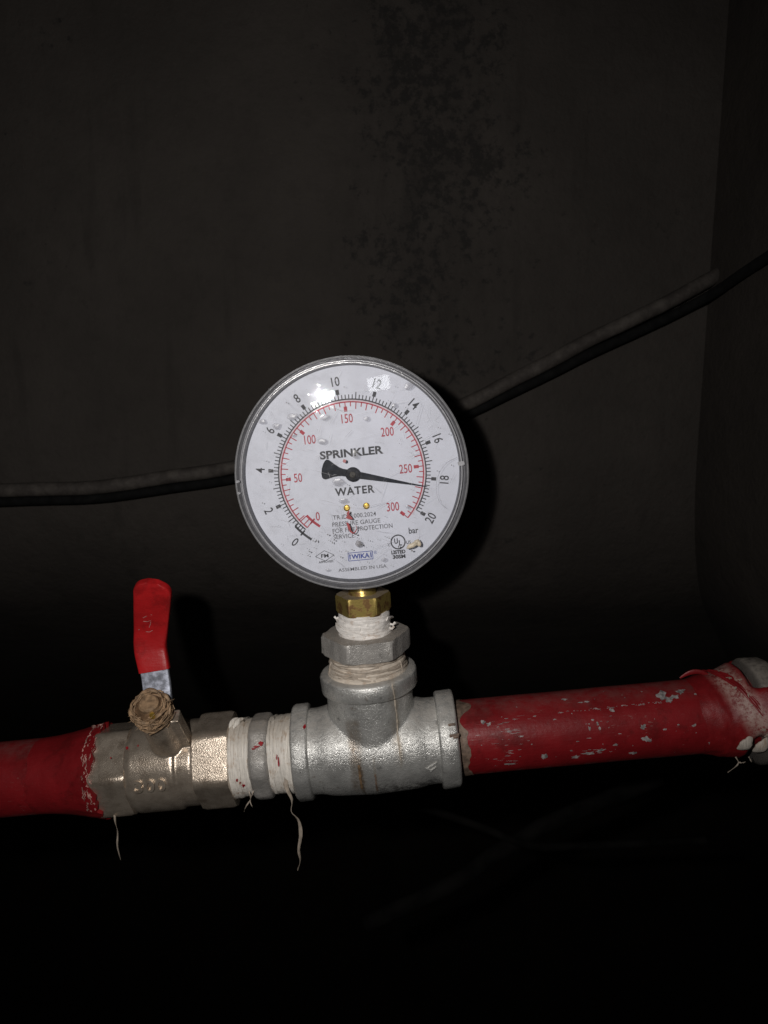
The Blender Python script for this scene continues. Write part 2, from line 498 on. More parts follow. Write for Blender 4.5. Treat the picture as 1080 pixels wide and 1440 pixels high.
def sweep(bm, pts, size, seg=8, flat=1.0, normal=Vector((0, -1, 0)), square=0.0, endcap=True):
    """tube along pts; size(i/n) -> half width; flat = thickness / width; normal = direction of the thickness"""
    pts = [Vector(p) for p in pts]
    n = len(pts)
    rings = []
    for i, p in enumerate(pts):
        d = (pts[min(i + 1, n - 1)] - pts[max(i - 1, 0)]).normalized()
        nn = normal(i / (n - 1)) if callable(normal) else normal
        s = d.cross(nn)
        if s.length < 1e-5: s = d.cross(Vector((0.3, 0.2, 1)))
        s.normalize()
        u = s.cross(d).normalized()
        hw = size(i / (n - 1)) if callable(size) else size
        hw, hh = hw if isinstance(hw, tuple) else (hw, hw * flat)
        ring = []
        for k in range(seg):
            a = 2 * math.pi * (k + 0.5) / seg
            ca, sa = math.cos(a), math.sin(a)
            if square:
                e = 1 - square
                ca = math.copysign(abs(ca) ** e, ca); sa = math.copysign(abs(sa) ** e, sa)
            ring.append(bm.verts.new(p + s * hw * ca + u * hh * sa))
        rings.append(ring)
    for a, b in zip(rings, rings[1:]):
        for k in range(seg):
            j = (k + 1) % seg
            bm.faces.new((a[k], a[j], b[j], b[k]))
    if endcap:
        bm.faces.new(rings[0]); bm.faces.new(rings[-1])
    return bm

def spline(pts, n):
    pts = [Vector(p) for p in pts]
    P = [pts[0] * 2 - pts[1]] + pts + [pts[-1] * 2 - pts[-2]]
    out = []
    m = len(pts) - 1
    for i in range(n):
        f = i / (n - 1) * m
        k = min(int(f), m - 1)
        t = f - k
        a, b, c, d = P[k:k + 4]
        out.append(0.5 * ((2 * b) + (c - a) * t + (2 * a - 5 * b + 4 * c - d) * t * t + (3 * b - a - 3 * c + d) * t ** 3))
    return out

def fused(name, bm, voxel, smooth_it, mat, parent, post=None, smooth=60):
    """fuse overlapping solids into one cast-looking skin"""
    org = parent.get('org', (0, 0, 0))
    bmesh.ops.recalc_face_normals(bm, faces=bm.faces)
    me = bpy.data.meshes.new('tmp'); bm.to_mesh(me); bm.free()
    o = bpy.data.objects.new('tmp', me); COL.objects.link(o)
    rm = o.modifiers.new('r', 'REMESH'); rm.mode = 'VOXEL'; rm.voxel_size = voxel
    sm = o.modifiers.new('s', 'SMOOTH'); sm.factor = 0.5; sm.iterations = smooth_it
    dg = bpy.context.evaluated_depsgraph_get()
    m2 = bpy.data.meshes.new_from_object(o.evaluated_get(dg))
    bpy.data.objects.remove(o); bpy.data.meshes.remove(me)
    b = bmesh.new(); b.from_mesh(m2); bpy.data.meshes.remove(m2)
    if post:
        for v in b.verts: v.co = post(v.co)
    return mesh_obj(name, b, mat, parent, org, smooth)

# ================================================================== the setting
def world_mesh(name, bm, mat, smooth=40):
    o = mesh_obj(name, bm, mat, None, (0, 0, 0), smooth)
    o.location = (0, 0, H)
    return o

WY = 80.0                                   # the wall stands 8 cm behind the pipe
# both walls bend away at the foot into a dark recess, shaped to make them fade: (depth behind the face, height)
foot = [(0, 900.0), (0, 420.0), (0, 250.0), (0, 160.0)]
d_, z_ = 0.0, 132.0
foot.append((d_, z_))
for i in range(14):
    a = R(56) * min(1, (i + 0.5) / 14)
    d_ += 9 * math.sin(a); z_ -= 9 * math.cos(a)
    foot.append((d_, z_))
foot.append((d_ + 1200 * math.sin(R(56)), z_ - 1200 * math.cos(R(56))))
bm = bmesh.new()
xs = [-900, -500, -200, 0, 100, 177]
grid = [[bm.verts.new((x + (0.62 * d if x == 177 else 0), WY + d, z)) for x in xs] for d, z in foot]
for a, b in zip(grid, grid[1:]):
    for i in range(len(xs) - 1):
        bm.faces.new((a[i], a[i + 1], b[i + 1], b[i]))
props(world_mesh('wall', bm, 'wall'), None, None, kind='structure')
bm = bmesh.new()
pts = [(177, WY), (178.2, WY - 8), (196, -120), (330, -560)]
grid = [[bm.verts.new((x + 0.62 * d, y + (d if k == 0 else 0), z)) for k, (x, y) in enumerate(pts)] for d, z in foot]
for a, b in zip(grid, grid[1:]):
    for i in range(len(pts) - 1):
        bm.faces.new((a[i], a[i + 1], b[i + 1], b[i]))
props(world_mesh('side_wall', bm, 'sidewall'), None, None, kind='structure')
bm = bmesh.new()
for q in (((-900, 1050, -500), (900, 1050, -500), (900, 1050, -3000), (-900, 1050, -3000)),):
    bm.faces.new([bm.verts.new(p) for p in q])
props(world_mesh('recess_wall', bm, 'sidewall', 0), None, None, kind='structure')

# cables and the added black line, in world axes
W = Matrix.Translation((0, 0, H))
def cable(name, pts, rad, mat, label, n=90, wob=0.0):
    bm = bmesh.new()
    P = spline(pts, n)
    P = [p + Vector((0, 0, wob * nz(p.x, 0, 3, 0.03))) for p in P]
    sweep(bm, P, lambda t: rad * (1 + 0.05 * nz(t * 60, 1, 2)), 12)
    o = mesh_obj(name, bm, mat, None, (0, 0, 0), 60)
    o.matrix_world = W
    return props(o, label, 'cable')
cable('wall_cable', [(-420, 69, 104), (-300, 70, 108), (-203, 70, 112.5), (-145, 70, 115), (-76, 70, 125.5), (-10, 70, 138), (48, 70, 159.5), (109, 71, 190),
                     (150, 72.5, 210.5), (168, 74, 219.5), (186, 75.5, 229), (200, 77, 236)], 3.8, 'cable',
      'dusty grey cable sagging across the dark wall behind the gauge', wob=1.2)
cable('dark_line', [(-420, 72, 97), (-300, 73, 101.5), (-203, 73, 106), (-145, 73, 108.6), (-76, 73, 119), (-10, 73, 131.8), (50, 73, 154.2), (109, 73, 182.6),
                     (150, 72, 202.4), (166, 71, 210.4), (174, 62, 216), (177, 44, 221.5), (179, 25, 226), (182, -30, 237), (192, -130, 256)], 2.6, 'blackline',
      'thin black line added just below the dusty grey cable', wob=0.8)  # thin black tube added along the dark line under the grey cable
cable('debris_cable', [(0, 195, -138), (37, 198, -152), (82, 200, -170), (115, 202, -185), (148, 204, -188), (260, 215, -190)], 3.0, 'debris',
      'faint thin grey cable in the dark recess below the red pipe')
cable('debris_cable', [(-10, 190, -245), (60, 200, -216), (88, 208, -200), (116, 216, -188), (140, 222, -178), (230, 240, -150)], 6.5, 'debris',
      'faint thick cable crossing under the thinner one in the dark recess')

# ================================================================== pipe tee
tee = thing('pipe_tee', 'galvanised cast iron pipe tee carrying the gauge between valve and red pipe', 'pipe fitting', A)
bm = bmesh.new()
lathe(bm, [(-36.5, 19.9), (38.5, 19.9)], 'X', 72)
lathe(bm, [(-4, 20.2), (36, 20.2)], 'Z', 72, center=(0.6, 0, 0))
# the casting swells where branch and run meet
lathe(bm, [(-27, 19.5), (-20, 21.2), (0, 22.2), (20, 21.2), (27, 19.5)], 'X', 72)
fused('body', bm, 0.55, 34, 'galv', tee)
def castfn(amp, s=0.25):
    return lambda t, r, p: r + amp * nz(t, r * math.cos(p), r * math.sin(p), s)
def collar(t0, t1, r, axis, center=(0, 0, 0), bore=16.6):
    bm = bmesh.new()
    e = 1.15
    pr = [(t0, bore), (t0, r - e), (t0 + e * 0.35, r - e * 0.4), (t0 + e, r), (t1 - e, r), (t1 - e * 0.35, r - e * 0.4), (t1, r - e), (t1, bore)]
    lathe(bm, pr, axis, 96, castfn(0.5, 0.13), center, caps=False)
    mesh_obj('collar', bm, 'galv', tee, smooth=50)
collar(-37.2, -29.2, 22.4, 'X')
collar(30.6, 39.6, 22.6, 'X')
collar(30.2, 38.6, 22.7, 'Z', (1.0, 0, 0))
# raised casting marks on the run
bm = bmesh.new()
for cx, ce in ((25.5, -8), (27.2, -5.5), (24.2, -11), (26.8, -12)):
    c = AX('X', cx, 20.1, R(ce))
    d = Vector((1.5, 0, 1.0 if cx != 24.2 else -0.9))
    sweep(bm, [c - d, c, c + d], 0.55, 8)
mesh_obj('casting_mark', bm, 'galv', tee)
bm = bmesh.new()
for ce, cx, l in ((41, 37.0, 1.6), (29, 37.6, 2.2), (27, 38.2, 1.2)):
    c = AX('X', cx, 22.45, R(ce))
    sweep(bm, [c - Vector((l, 0, 0)), c + Vector((0, 0, 0.2)), c + Vector((l, 0, 0.3))], 0.75, 8, 0.6)
mesh_obj('dried_sealant', bm, 'rawthread', tee, kind='stuff')

def blob_patch(bm, surf, cx, cp, w, h, rng, n=11, lift=0.06, jag=0.45):
    """irregular flake lying on a surface; surf(u, v) -> point; h in degrees"""
    vs = []
    for k in range(n):
        a = 2 * math.pi * k / n
        q = 1 + jag * (rng.random() - 0.5) * 2
        vs.append(bm.verts.new(surf(cx + w * q * math.cos(a), cp + h * q * math.sin(a))))
    c = bm.verts.new(surf(cx, cp))
    for k in range(n):
        bm.faces.new((vs[k], vs[(k + 1) % n], c))

from mathutils.bvhtree import BVHTree
def tree_of(objs):
    V, F = [], []
    for o in objs:
        b = len(V)
        V += [v.co / MM for v in o.data.vertices]
        F += [[b + i for i in p.vertices] for p in o.data.polygons]
    return BVHTree.FromPolygons(V, F)
teebvh = tree_of([o for o in bpy.data.objects if o.parent == tee and o.name.split('.')[0] in ('body', 'collar')])
def on_tee(x, z):
    h = teebvh.ray_cast(Vector((x, -80, z)), Vector((0, 1, 0)))
    return h[0] if h[0] else Vector((x, -20, z))
def run_drip(name, mat, x0, z0, z1, hw, seed, wob=0.7):
    bm = bmesh.new()
    n = int((z0 - z1) / 0.6)
    P = []
    for i in range(n + 1):
        z = z0 + (z1 - z0) * i / n
        P.append(on_tee(x0 + wob * nz(z * 0.12, seed, 1) + 0.25 * nz(z * 0.7, seed, 4), z) + Vector((0, 0.03, 0)))
    sweep(bm, P, lambda t: hw * (0.7 + 0.9 * abs(nz(t * 14, seed, 2))) * min(1, 0.35 + 6 * (1 - t)), 8, 0.5)
    return mesh_obj(name, bm, mat, tee, smooth=70)
run_drip('sealant_run', plain('dried sealant run', (0.42, 0.36, 0.29), 0.6, 0, 0.35, 0.4, 0.4, 1.2, 0.2), 12.4, 38.0, 2.0, 0.42, 3)
run_drip('rust_run', plain('rust run', (0.17, 0.105, 0.055), 0.75, 0, 0.5, 0.4, 0.5, 1.2, 0.2), -6.4, 2.0, -12.0, 0.7, 8, 0.5)
run_drip('rust_run', 'rawthread', 0.4, -3.0, -14.5, 0.5, 15, 0.5)
rng = random.Random(4)
bm = bmesh.new()
blob_patch(bm, lambda u, v: AX('X', u, 22.75, R(v)), -29.8, 56, 0.7, 3.2, rng)
mesh_obj('paint_spatter', bm, 'redpaint', tee)

# ================================================================== bushing above the tee
bush = thing('hex_bushing', 'grey hexagonal reducing bushing screwed into the top of the tee', 'pipe fitting', STEM, (0, 0, 38))
bm = bmesh.new()
hexprism(bm, 47.8, 57.0, 18.2, R(5), 'Z', 0.9)
for v in bm.verts:
    v.co += Vector((nz(*v.co, 0.2), nz(*(v.co + Vector((9, 0, 0))), 0.2), nz(*(v.co + Vector((0, 9, 0))), 0.2))) * 0.35
mesh_obj('hexagon', bm, 'galv2', bush, smooth=25)
bm = bmesh.new()
def wind(amp, pitch, seed, axis='Z'):
    def fn(t, r, p):
        tt = t + p / (2 * math.pi) * pitch
        return r + amp * math.sin(2 * math.pi * tt / pitch) * 0.45 + amp * 1.2 * nz(tt * 1.3 + seed, math.cos(p) * 1.6, math.sin(p) * 1.6)
    return fn
lathe(bm, [(36.5, 18.4), (38.5, 18.5), (40, 18.3), (44, 17.6), (46, 17.0), (48.2, 16.6)], 'Z', 120, wind(0.5, 2.3, 0), sub=0.35)
mesh_obj('sealing_fibre', bm, 'hempZ', bush, smooth=70)
rng = random.Random(11)
bm = bmesh.new()
for k in range(26):
    a0 = rng.uniform(-110, 110); sp = rng.uniform(35, 110); z0 = rng.uniform(39.2, 46.8); dz = rng.uniform(-2.2, 2.2)
    P = []
    for i in range(14):
        f = i / 13
        z = min(47.4, max(38.7, z0 + dz * f + 0.4 * nz(f * 4, k, 0)))
        P.append(AX('Z', z, 17.9 - (z - 39) * 0.14 + 0.45 + 0.35 * nz(f * 5, k, 3), R(a0 + sp * f)))
    sweep(bm, P, rng.uniform(0.25, 0.6), 6, 0.6)
for a0, dx in ((-72, -1.2), (60, 0.8)):
    c = AX('Z', 45, 17.4, R(a0))
    sweep(bm, spline([c, c + Vector((dx * 0.6, -0.5, -2)), c + Vector((dx, 0, -5.5))], 8), 0.35, 6, 0.5)
mesh_obj('loose_fibre', bm, 'strand', bush, kind='stuff')

# ================================================================== nipple between valve and tee
nip = thing('hex_nipple', 'short cast nipple wound with white thread tape between valve and tee', 'pipe fitting', A, (-55, 0, 0))
bm = bmesh.new()
def bandfn(t, r, p):
    h = min(hexr(18.9, p, R(38)), 20.0)
    return r - 19.6 + h + 0.35 * nz(t, math.cos(p) * 6, math.sin(p) * 6, 0.5)
lathe(bm, [(-57.2, 15), (-57.2, 18.0), (-56.4, 19.2), (-55.0, 19.6), (-50.2, 19.6), (-48.8, 19.2), (-48.0, 18.0), (-48.0, 15)], 'X', 120, bandfn)
band = mesh_obj('band', bm, 'galv2', nip, smooth=50)
bm = bmesh.new()
for e in (16, 9, 2, -5):                      # raised foundry letters, worn
    c = AX('X', -52.4, 19.25, R(e))
    sweep(bm, [c + Vector((-2.2, 0, 0.3)), c, c + Vector((1.6, 0, -0.1 + 0.3 * math.sin(e)))], 0.6, 8)
mesh_obj('foundry_letter', bm, 'galv2', nip)
def tapewrap(t0, t1, r0, r1, seed, flare=0.0):
    bm = bmesh.new()
    def fn(t, r, p):
        e = 0.55 * nz(t * 1.1 + seed, math.cos(p) * 0.9, math.sin(p) * 0.9) + 0.10 * nz(t * 3 + seed, math.cos(p) * 1.5, math.sin(p) * 1.5)
        sh = 0.5 * nz(seed, math.cos(p) * 1.5, math.sin(p) * 1.5)
        return (t + sh, r + e)
    lathe(bm, [(t0, r0 - 2), (t0, r0), ((t0 + t1) / 2, (r0 + r1) / 2 - flare), (t1, r1), (t1, r1 - 2)], 'X', 120, fn, sub=0.4)
    return mesh_obj('thread_tape', bm, 'tapeX', nip, smooth=70)
tapewrap(-66.8, -57.0, 18.6, 17.9, 3, 0.2)
tapewrap(-48.2, -37.0, 17.9, 18.6, 8, 0.2)
rng = random.Random(21)
bm = bmesh.new()
for k in range(14):
    left = k % 2
    t0 = rng.uniform(-65.5, -58.5) if left else rng.uniform(-47, -38.5)
    a0 = rng.uniform(-60, 90); sp = rng.uniform(40, 120)
    dt = rng.uniform(-1.2, 1.2)
    P = [AX('X', t0 + dt * i / 13, 18.35 + 0.25 * nz(i * 0.4, k, 1), R(a0 + sp * i / 13)) for i in range(14)]
    sweep(bm, P, rng.uniform(0.3, 1.1), 6, 0.22)
mesh_obj('tape_ridge', bm, 'tapeX', nip, kind='stuff')
# crumpled flap on top of the left wrap, and the strands that hang off
bm = bmesh.new()
for k, (dx, dz) in enumerate(((0, 0.3), (2.2, 0.0), (-0.4, -0.8))):
    P = [AX('X', -66.4 + dx + 3.8 * f + 0.5 * nz(f * 4, k, 1), 18.7 + dz + 1.0 * math.sin(3.1 * f), R(72 + 22 * f)) for f in [i / 9 for i in range(10)]]
    sweep(bm, P, lambda t: 0.4 + 0.9 * math.sin(3.1 * t), 8, 0.5)
mesh_obj('tape_flap', bm, 'tapeX', nip)
def strand(parent, pts, hw, n=26, flat=0.25, mat='strand', twist=5.0):
    bm = bmesh.new()
    P = spline(pts, n)
    sweep(bm, P, lambda t: hw * (1 - 0.45 * t) * (1 + 0.35 * nz(t * 9, hw * 10, 2)), 8, flat,
          normal=lambda t: Vector((math.sin(t * twist), -math.cos(t * twist), 0.15)))
    return mesh_obj('loose_strand', bm, mat, parent)
strand(nip, [(-40.2, -17.6, -1), (-40.6, -18.6, -7.5), (-38.6, -19.6, -13.5), (-39.8, -19.3, -19), (-37.0, -19, -24), (-36.8, -19, -31), (-38.8, -18.6, -39), (-38.6, -18.6, -44.5), (-40.6, -18, -49.5)], 1.05)
strand(nip, [(-58.5, -16, -9), (-58.0, -17.4, -12), (-60.2, -18, -15), (-61.8, -17.5, -18)], 0.35)
strand(nip, [(-56.5, -16, -9), (-58.2, -17.6, -13), (-57.4, -18, -16)], 0.3)
bm = bmesh.new()
surf = lambda r: (lambda u, v: AX('X', u, r, R(v)))
for cx, ce, ww, hh, r in ((-52.3, 38, 1.3, 2.2, 20.2), (-50.4, 42, 0.9, 2.6, 20.2), (-54.0, 36, 0.8, 1.3, 20.2), (-42.8, 18, 0.45, 6.0, 19.2), (-43.5, 23, 0.35, 3, 19.2),
                          (-60.2, -14, 0.7, 2.6, 19.0), (-62.6, -5, 0.35, 3.5, 19.0), (-61.4, -9, 0.4, 1.4, 19.0)):
    blob_patch(bm, surf(r), cx, ce, ww, hh, rng)
mesh_obj('paint_spatter', bm, 'redpaint', nip)

# ================================================================== ball valve
valve = thing('ball_valve', 'nickel plated ball valve with raised red lever handle on the left', 'valve', A, (-103, 0, 0))
UB = Vector((0, -math.cos(R(56)), math.sin(R(56))))            # the spindle points up and towards the viewer
BX = -93.6
def along(s, x=0.0, side=0.0):
    v = UB.cross(Vector((1, 0, 0))).normalized()
    return Vector((BX, 0, 0)) + UB * s + Vector((1, 0, 0)) * x + v * side
def cyl_dir(bm, s0, s1, r0, r1, x=0.0, seg=48, side=0.0):
    v = UB.cross(Vector((1, 0, 0))).normalized()
    rings = []
    for s, r in ((s0, r0), (s1, r1)):
        rings.append([bm.verts.new(along(s, x, side) + Vector((1, 0, 0)) * r * math.cos(2 * math.pi * k / seg) + v * r * math.sin(2 * math.pi * k / seg)) for k in range(seg)])
    for k in range(seg):
        j = (k + 1) % seg
        bm.faces.new((rings[0][k], rings[0][j], rings[1][j], rings[1][k]))
    bm.faces.new(rings[0]); bm.faces.new(rings[1])
bm = bmesh.new()
lathe(bm, [(-114.4, 18.5), (-113.6, 20.4), (-111, 21.2), (-92, 21.2), (-90.8, 20.9), (-90.2, 20.0), (-83.4, 20.0), (-82.4, 19.3), (-81, 18.6)], 'X', 96)
cyl_dir(bm, 5, 41.5, 7.8, 7.2)
# stop lug beside the spindle
v = UB.cross(Vector((1, 0, 0))).normalized()
for x0, x1, s0, s1, h0, h1 in ((6.2, 10.6, 10, 41.0, -3.2, 3.2),):
    vs = []
    for s in (s0, s1):
        for x, h in ((x0, h0), (x1, h0), (x1, h1), (x0, h1)):
            vs.append(bm.verts.new(along(s, x, h)))
    for f in ((0, 1, 2, 3), (4, 5, 6, 7), (0, 1, 5, 4), (1, 2, 6, 5), (2, 3, 7, 6), (3, 0, 4, 7)):
        bm.faces.new([vs[i] for i in f])
fused('body', bm, 0.5, 5, 'nickel', valve)
bm = bmesh.new()
hexprism(bm, -130.0, -113.2, 19.6, R(42), 'X', 1.6, rnd=0.02)
mesh_obj('hexagon_end', bm, 'nickel', valve, smooth=25)
bm = bmesh.new()
hexprism(bm, -82.2, -66.2, 19.6, R(27), 'X', 1.6, rnd=0.02)
mesh_obj('hexagon_end', bm, 'nickel', valve, smooth=25)

def text_bm(txt, height, xs=1.0, bold=0.0, shear=0.0, spacing=1.0, width=None, extrude=0.0, res=3, bbox_h=None):
    """flat lettering centred on 0,0 in the xy plane, millimetres"""
    cu = bpy.data.curves.new('t', 'FONT')
    cu.body = txt
    cu.size = 10
    cu.resolution_u = res
    cu.offset = bold
    cu.shear = shear
    cu.space_character = spacing
    cu.extrude = extrude
    o = bpy.data.objects.new('t', cu); COL.objects.link(o)
    bpy.context.view_layer.update()
    dg = bpy.context.evaluated_depsgraph_get()
    me = bpy.data.meshes.new_from_object(o.evaluated_get(dg))
    b = bmesh.new(); b.from_mesh(me)
    bpy.data.objects.remove(o); bpy.data.curves.remove(cu); bpy.data.meshes.remove(me)
    x0 = min(v.co.x for v in b.verts); x1 = max(v.co.x for v in b.verts)
    y0 = min(v.co.y for v in b.verts); y1 = max(v.co.y for v in b.verts)
    sy = height / (y1 - y0)
    sx = width / (x1 - x0) if width else sy * xs
    for v in b.verts:
        v.co = Vector(((v.co.x - (x0 + x1) / 2) * sx, (v.co.y - (y0 + y1) / 2) * sy, v.co.z))
    return b

# raised figures on the body
tb = text_bm('300', 5.4, width=14.6, bold=0.22, extrude=0.5)
bmesh.ops.triangulate(tb, faces=tb.faces)
bmesh.ops.subdivide_edges(tb, edges=[e for e in tb.edges if e.calc_length() > 1.5], cuts=1)
zmin = min(v.co.z for v in tb.verts); zmax = max(v.co.z for v in tb.verts)
for v in tb.verts:
    k = (v.co.z - zmin) / (zmax - zmin)
    v.co = AX('X', v.co.x - 101.3, 20.9 + 1.75 * k, R(3.0) + v.co.y / 21.2)
mesh_obj('raised_number', tb, 'nickel', valve, smooth=30)

# lever: a bent steel strip with a vinyl sleeve
def lever_pts(pp): return [Vector((BX + x, y, z)) for x, y, z in pp]
LP = lever_pts([(0.6, -24, 33.5), (0.6, -18.5, 38.5), (0.4, -15.8, 46), (0.0, -14.4, 54), (-1.0, -12.2, 63), (0.6, -12.4, 71), (3.2, -15.5, 80), (6.2, -20.0, 88.5), (8.6, -24.0, 96.0)])
pl = spline(LP, 60)
bm = bmesh.new()
sweep(bm, pl[:30], lambda t: (6.2, 1.3), 16, normal=Vector((0, -0.9, 0.42)), square=0.75)
mesh_obj('lever', bm, 'steel', valve, smooth=30)
bm = bmesh.new()
def slw(t):
    w0 = 6.9 + 1.4 * t
    e = 1.0
    if t > 0.82:
        q = (t - 0.82) / 0.18
        e = max(0.08, (1 - q ** 2.6)) ** 0.42
    return (w0 * e, 2.3 * (0.55 + 0.45 * e))
def lnorm(t):
    return Vector((0, -0.93, 0.36)).lerp(Vector((0, -0.95, -0.30)), min(1, max(0, (t - 0.25) / 0.35))).normalized()
ps = spline([pl[i] for i in range(21, 60)], 80)
sweep(bm, ps, slw, 28, normal=lnorm, square=0.62)
slv = mesh_obj('sleeve', bm, 'sleeve', valve, smooth=50)
# worn moulded marks on the sleeve
bm = bmesh.new()
def on_sleeve(x, z):
    i = min(range(len(ps)), key=lambda k: abs(ps[k].z - z))
    return Vector((ps[i].x + x, ps[i].y - 2.42, z))
for seg in (((-3, 76.6), (-1, 76.2), (2.6, 77.6), (3.4, 78.2)), ((0.4, 76.4), (0.2, 74.8), (-0.3, 73.2)), ((-1.6, 71.2), (0, 70.9), (1.4, 71.6)),
            ((-3.2, 78.4), (-1.5, 79.2)), ((0.2, 79.6), (2.2, 79.4)), ((-5, 72.4), (-4.6, 72.6)), ((5.6, 70.4), (6.0, 70.9))):
    sweep(bm, [on_sleeve(*q) for q in seg], 0.13, 6, 0.5)
mesh_obj('scuff', bm, plain('rubbed mark', (0.30, 0.16, 0.15), 0.6, 0, 0.4, 0.8), slv)
# nut, spindle end and greasy hemp wound round it
bm = bmesh.new()
hexv = []
vdir = UB.cross(Vector((1, 0, 0))).normalized()
for s, f in ((41, 1.0), (49.0, 1.0), (50.6, 0.86)):
    hexv.append([bm.verts.new(along(s) + (Vector((1, 0, 0)) * math.cos(R(60 * k + 18)) + vdir * math.sin(R(60 * k + 18))) * 7.8 * f) for k in range(6)])
for a, b in zip(hexv, hexv[1:]):
    for k in range(6):
        bm.faces.new((a[k], a[(k + 1) % 6], b[(k + 1) % 6], b[k]))
bm.faces.new(hexv[0]); bm.faces.new(hexv[-1])
mesh_obj('nut', bm, 'hempdark', valve, smooth=20)
bm = bmesh.new()
cyl_dir(bm, 46, 52.6, 4.4, 4.4, x=0.4)
cyl_dir(bm, 52.6, 53.6, 4.4, 3.6, x=0.4)
mesh_obj('spindle_end', bm, 'hemp', valve, smooth=40)
bm = bmesh.new()
cyl_dir(bm, 50.0, 51.6, 1.5, 1.1, x=2.4, side=-5.0 * math.copysign(1, vdir.z), seg=10)
mesh_obj('bright_thread', bm, 'gold', valve)
rng = random.Random(7)
bm = bmesh.new()
def hp(a, r, s):
    s += 8.0; r *= 0.86
    return along(s) + Vector((1, 0, 0)) * r * math.cos(a) + vdir * r * math.sin(a)
for k in range(170):
    a0 = rng.uniform(0, 2 * math.pi); sp = R(rng.uniform(30, 105)) * rng.choice((1, 1, -1))
    r0 = rng.uniform(7.0, 10.3); r1 = r0 + rng.uniform(-2.2, 2.0); s0 = rng.uniform(34.5, 42.8); s1 = s0 + rng.uniform(-4, 3)
    P = []
    for i in range(12):
        f = i / 11
        P.append(hp(a0 + sp * f, min(11, r0 + (r1 - r0) * f + 0.7 * nz(f * 4, k, 0)), min(44, s0 + (s1 - s0) * f + 0.8 * math.sin(f * 3.1) + 0.6 * nz(f * 4, k, 5))))
    sweep(bm, P, rng.uniform(0.15, 0.5), 6, rng.uniform(0.4, 0.8), normal=UB)
# thick twisted hanks at the rim, frayed ends
for a0, sp, r0, r1, s0, hw in ((2.35, -0.75, 9.2, 8.6, 42.0, 1.5), (1.25, 0.8, 8.8, 10.2, 41.5, 1.6), (0.35, 0.7, 9.8, 8.6, 41, 1.5), (-0.35, 0.55, 10.5, 9, 39.5, 1.4),
                               (-1.5, -0.9, 8.8, 9.4, 41, 1.6), (-2.4, -0.9, 9.2, 9.8, 41, 1.5), (3.0, 0.8, 9.8, 9.2, 40.5, 1.5), (-1.1, 0.9, 8.6, 9.4, 42.0, 1.2)):
    P = [hp(a0 + sp * f, r0 + (r1 - r0) * f, s0 + 1.2 * math.sin(f * 3.1)) for f in [i / 13 for i in range(14)]]
    sweep(bm, P, lambda t, hw=hw: 0.62 * hw * (0.6 + 0.5 * math.sin(3.14 * t)) * (1 + 0.25 * nz(t * 7, hw * 9, 1)), 9, 0.6, normal=UB)
for k in range(40):
    a = rng.uniform(0, 2 * math.pi); r = rng.uniform(8.5, 10.2); s = rng.uniform(36, 43); l = rng.uniform(1.0, 3.2)
    P = [hp(a + 0.1 * nz(f * 3, k, 1), r + l * f, s + rng.uniform(-0.4, 0.4)) for f in (0, 0.5, 1)]
    sweep(bm, P, lambda t: 0.16 * (1.1 - t), 5)
mesh_obj('hemp_packing', bm, 'hemp', valve, kind='stuff', smooth=70)
strand(valve, [(-122.5, -14, -13), (-122.0, -16.5, -17), (-121.6, -17, -23), (-122.8, -17, -30), (-122.3, -17, -37)], 0.55)
rng = random.Random(5)
bm = bmesh.new()
for cx, ce, ww, hh in ((-112.0, 50, 0.55, 1.6), (-107, 52, 0.4, 1.2), (-119, 40, 0.4, 1)):
    blob_patch(bm, surf(21.75), cx, ce, ww, hh, rng)
mesh_obj('paint_spatter', bm, 'redpaint', valve)

# ================================================================== red pipes
def pipe(name, label, x0, x1, r, mat, org):
    t = thing(name, label, 'pipe', A, org)
    bm = bmesh.new()
    n = 160
    pr = [(x0, r * 0.8)] + [(x0 + (x1 - x0) * i / n, r) for i in range(n + 1)] + [(x1, r * 0.8)]
    lathe(bm, pr, 'X', 80, lambda t, r, p: r + 0.10 * nz(t * 0.05, math.cos(p) * 2, math.sin(p) * 2))
    mesh_obj('tube', bm, mat, t, smooth=60)
    return t
pr = pipe('red_pipe', 'chipped red painted pipe running right from the tee to the grey coupling', 41.0, 190, 17.25, 'red', (115, 0, 0))
pl_ = pipe('red_pipe', 'smooth red painted pipe entering the ball valve at the left edge', -330, -129.5, 17.5, 'red2', (-230, 0, 0))

def ragged(bm, x0, x1, r0, r1, seed, axis='X', amp=1.0, am2=2.0, seg=140, steps=26, thick=True):
    """a skin round the pipe whose far edge is torn"""
    prf = [(x0 + (x1 - x0) * i / steps, r0 + (r1 - r0) * (i / steps)) for i in range(steps + 1)]
    if thick:
        prf = prf + [(x1, r1 - 1.4)]
    def fn(t, r, p):
        f = (t - x0) / (x1 - x0)
        sh = am2 * f * (nz(seed, math.cos(p) * 2.2, math.sin(p) * 2.2) + 0.18 * nz(seed, math.cos(p) * 6, math.sin(p) * 6))
        return (t + sh, r + amp * nz(t * 0.35 + seed, math.cos(p) * 2.2, math.sin(p) * 2.2) * min(1, f * 3) + 0.25 * amp * nz(t * 1.2, math.cos(p) * 5 + seed, math.sin(p) * 5) * min(1, f * 3))
    lathe(bm, prf, axis, seg, fn, caps=False)
    return bm
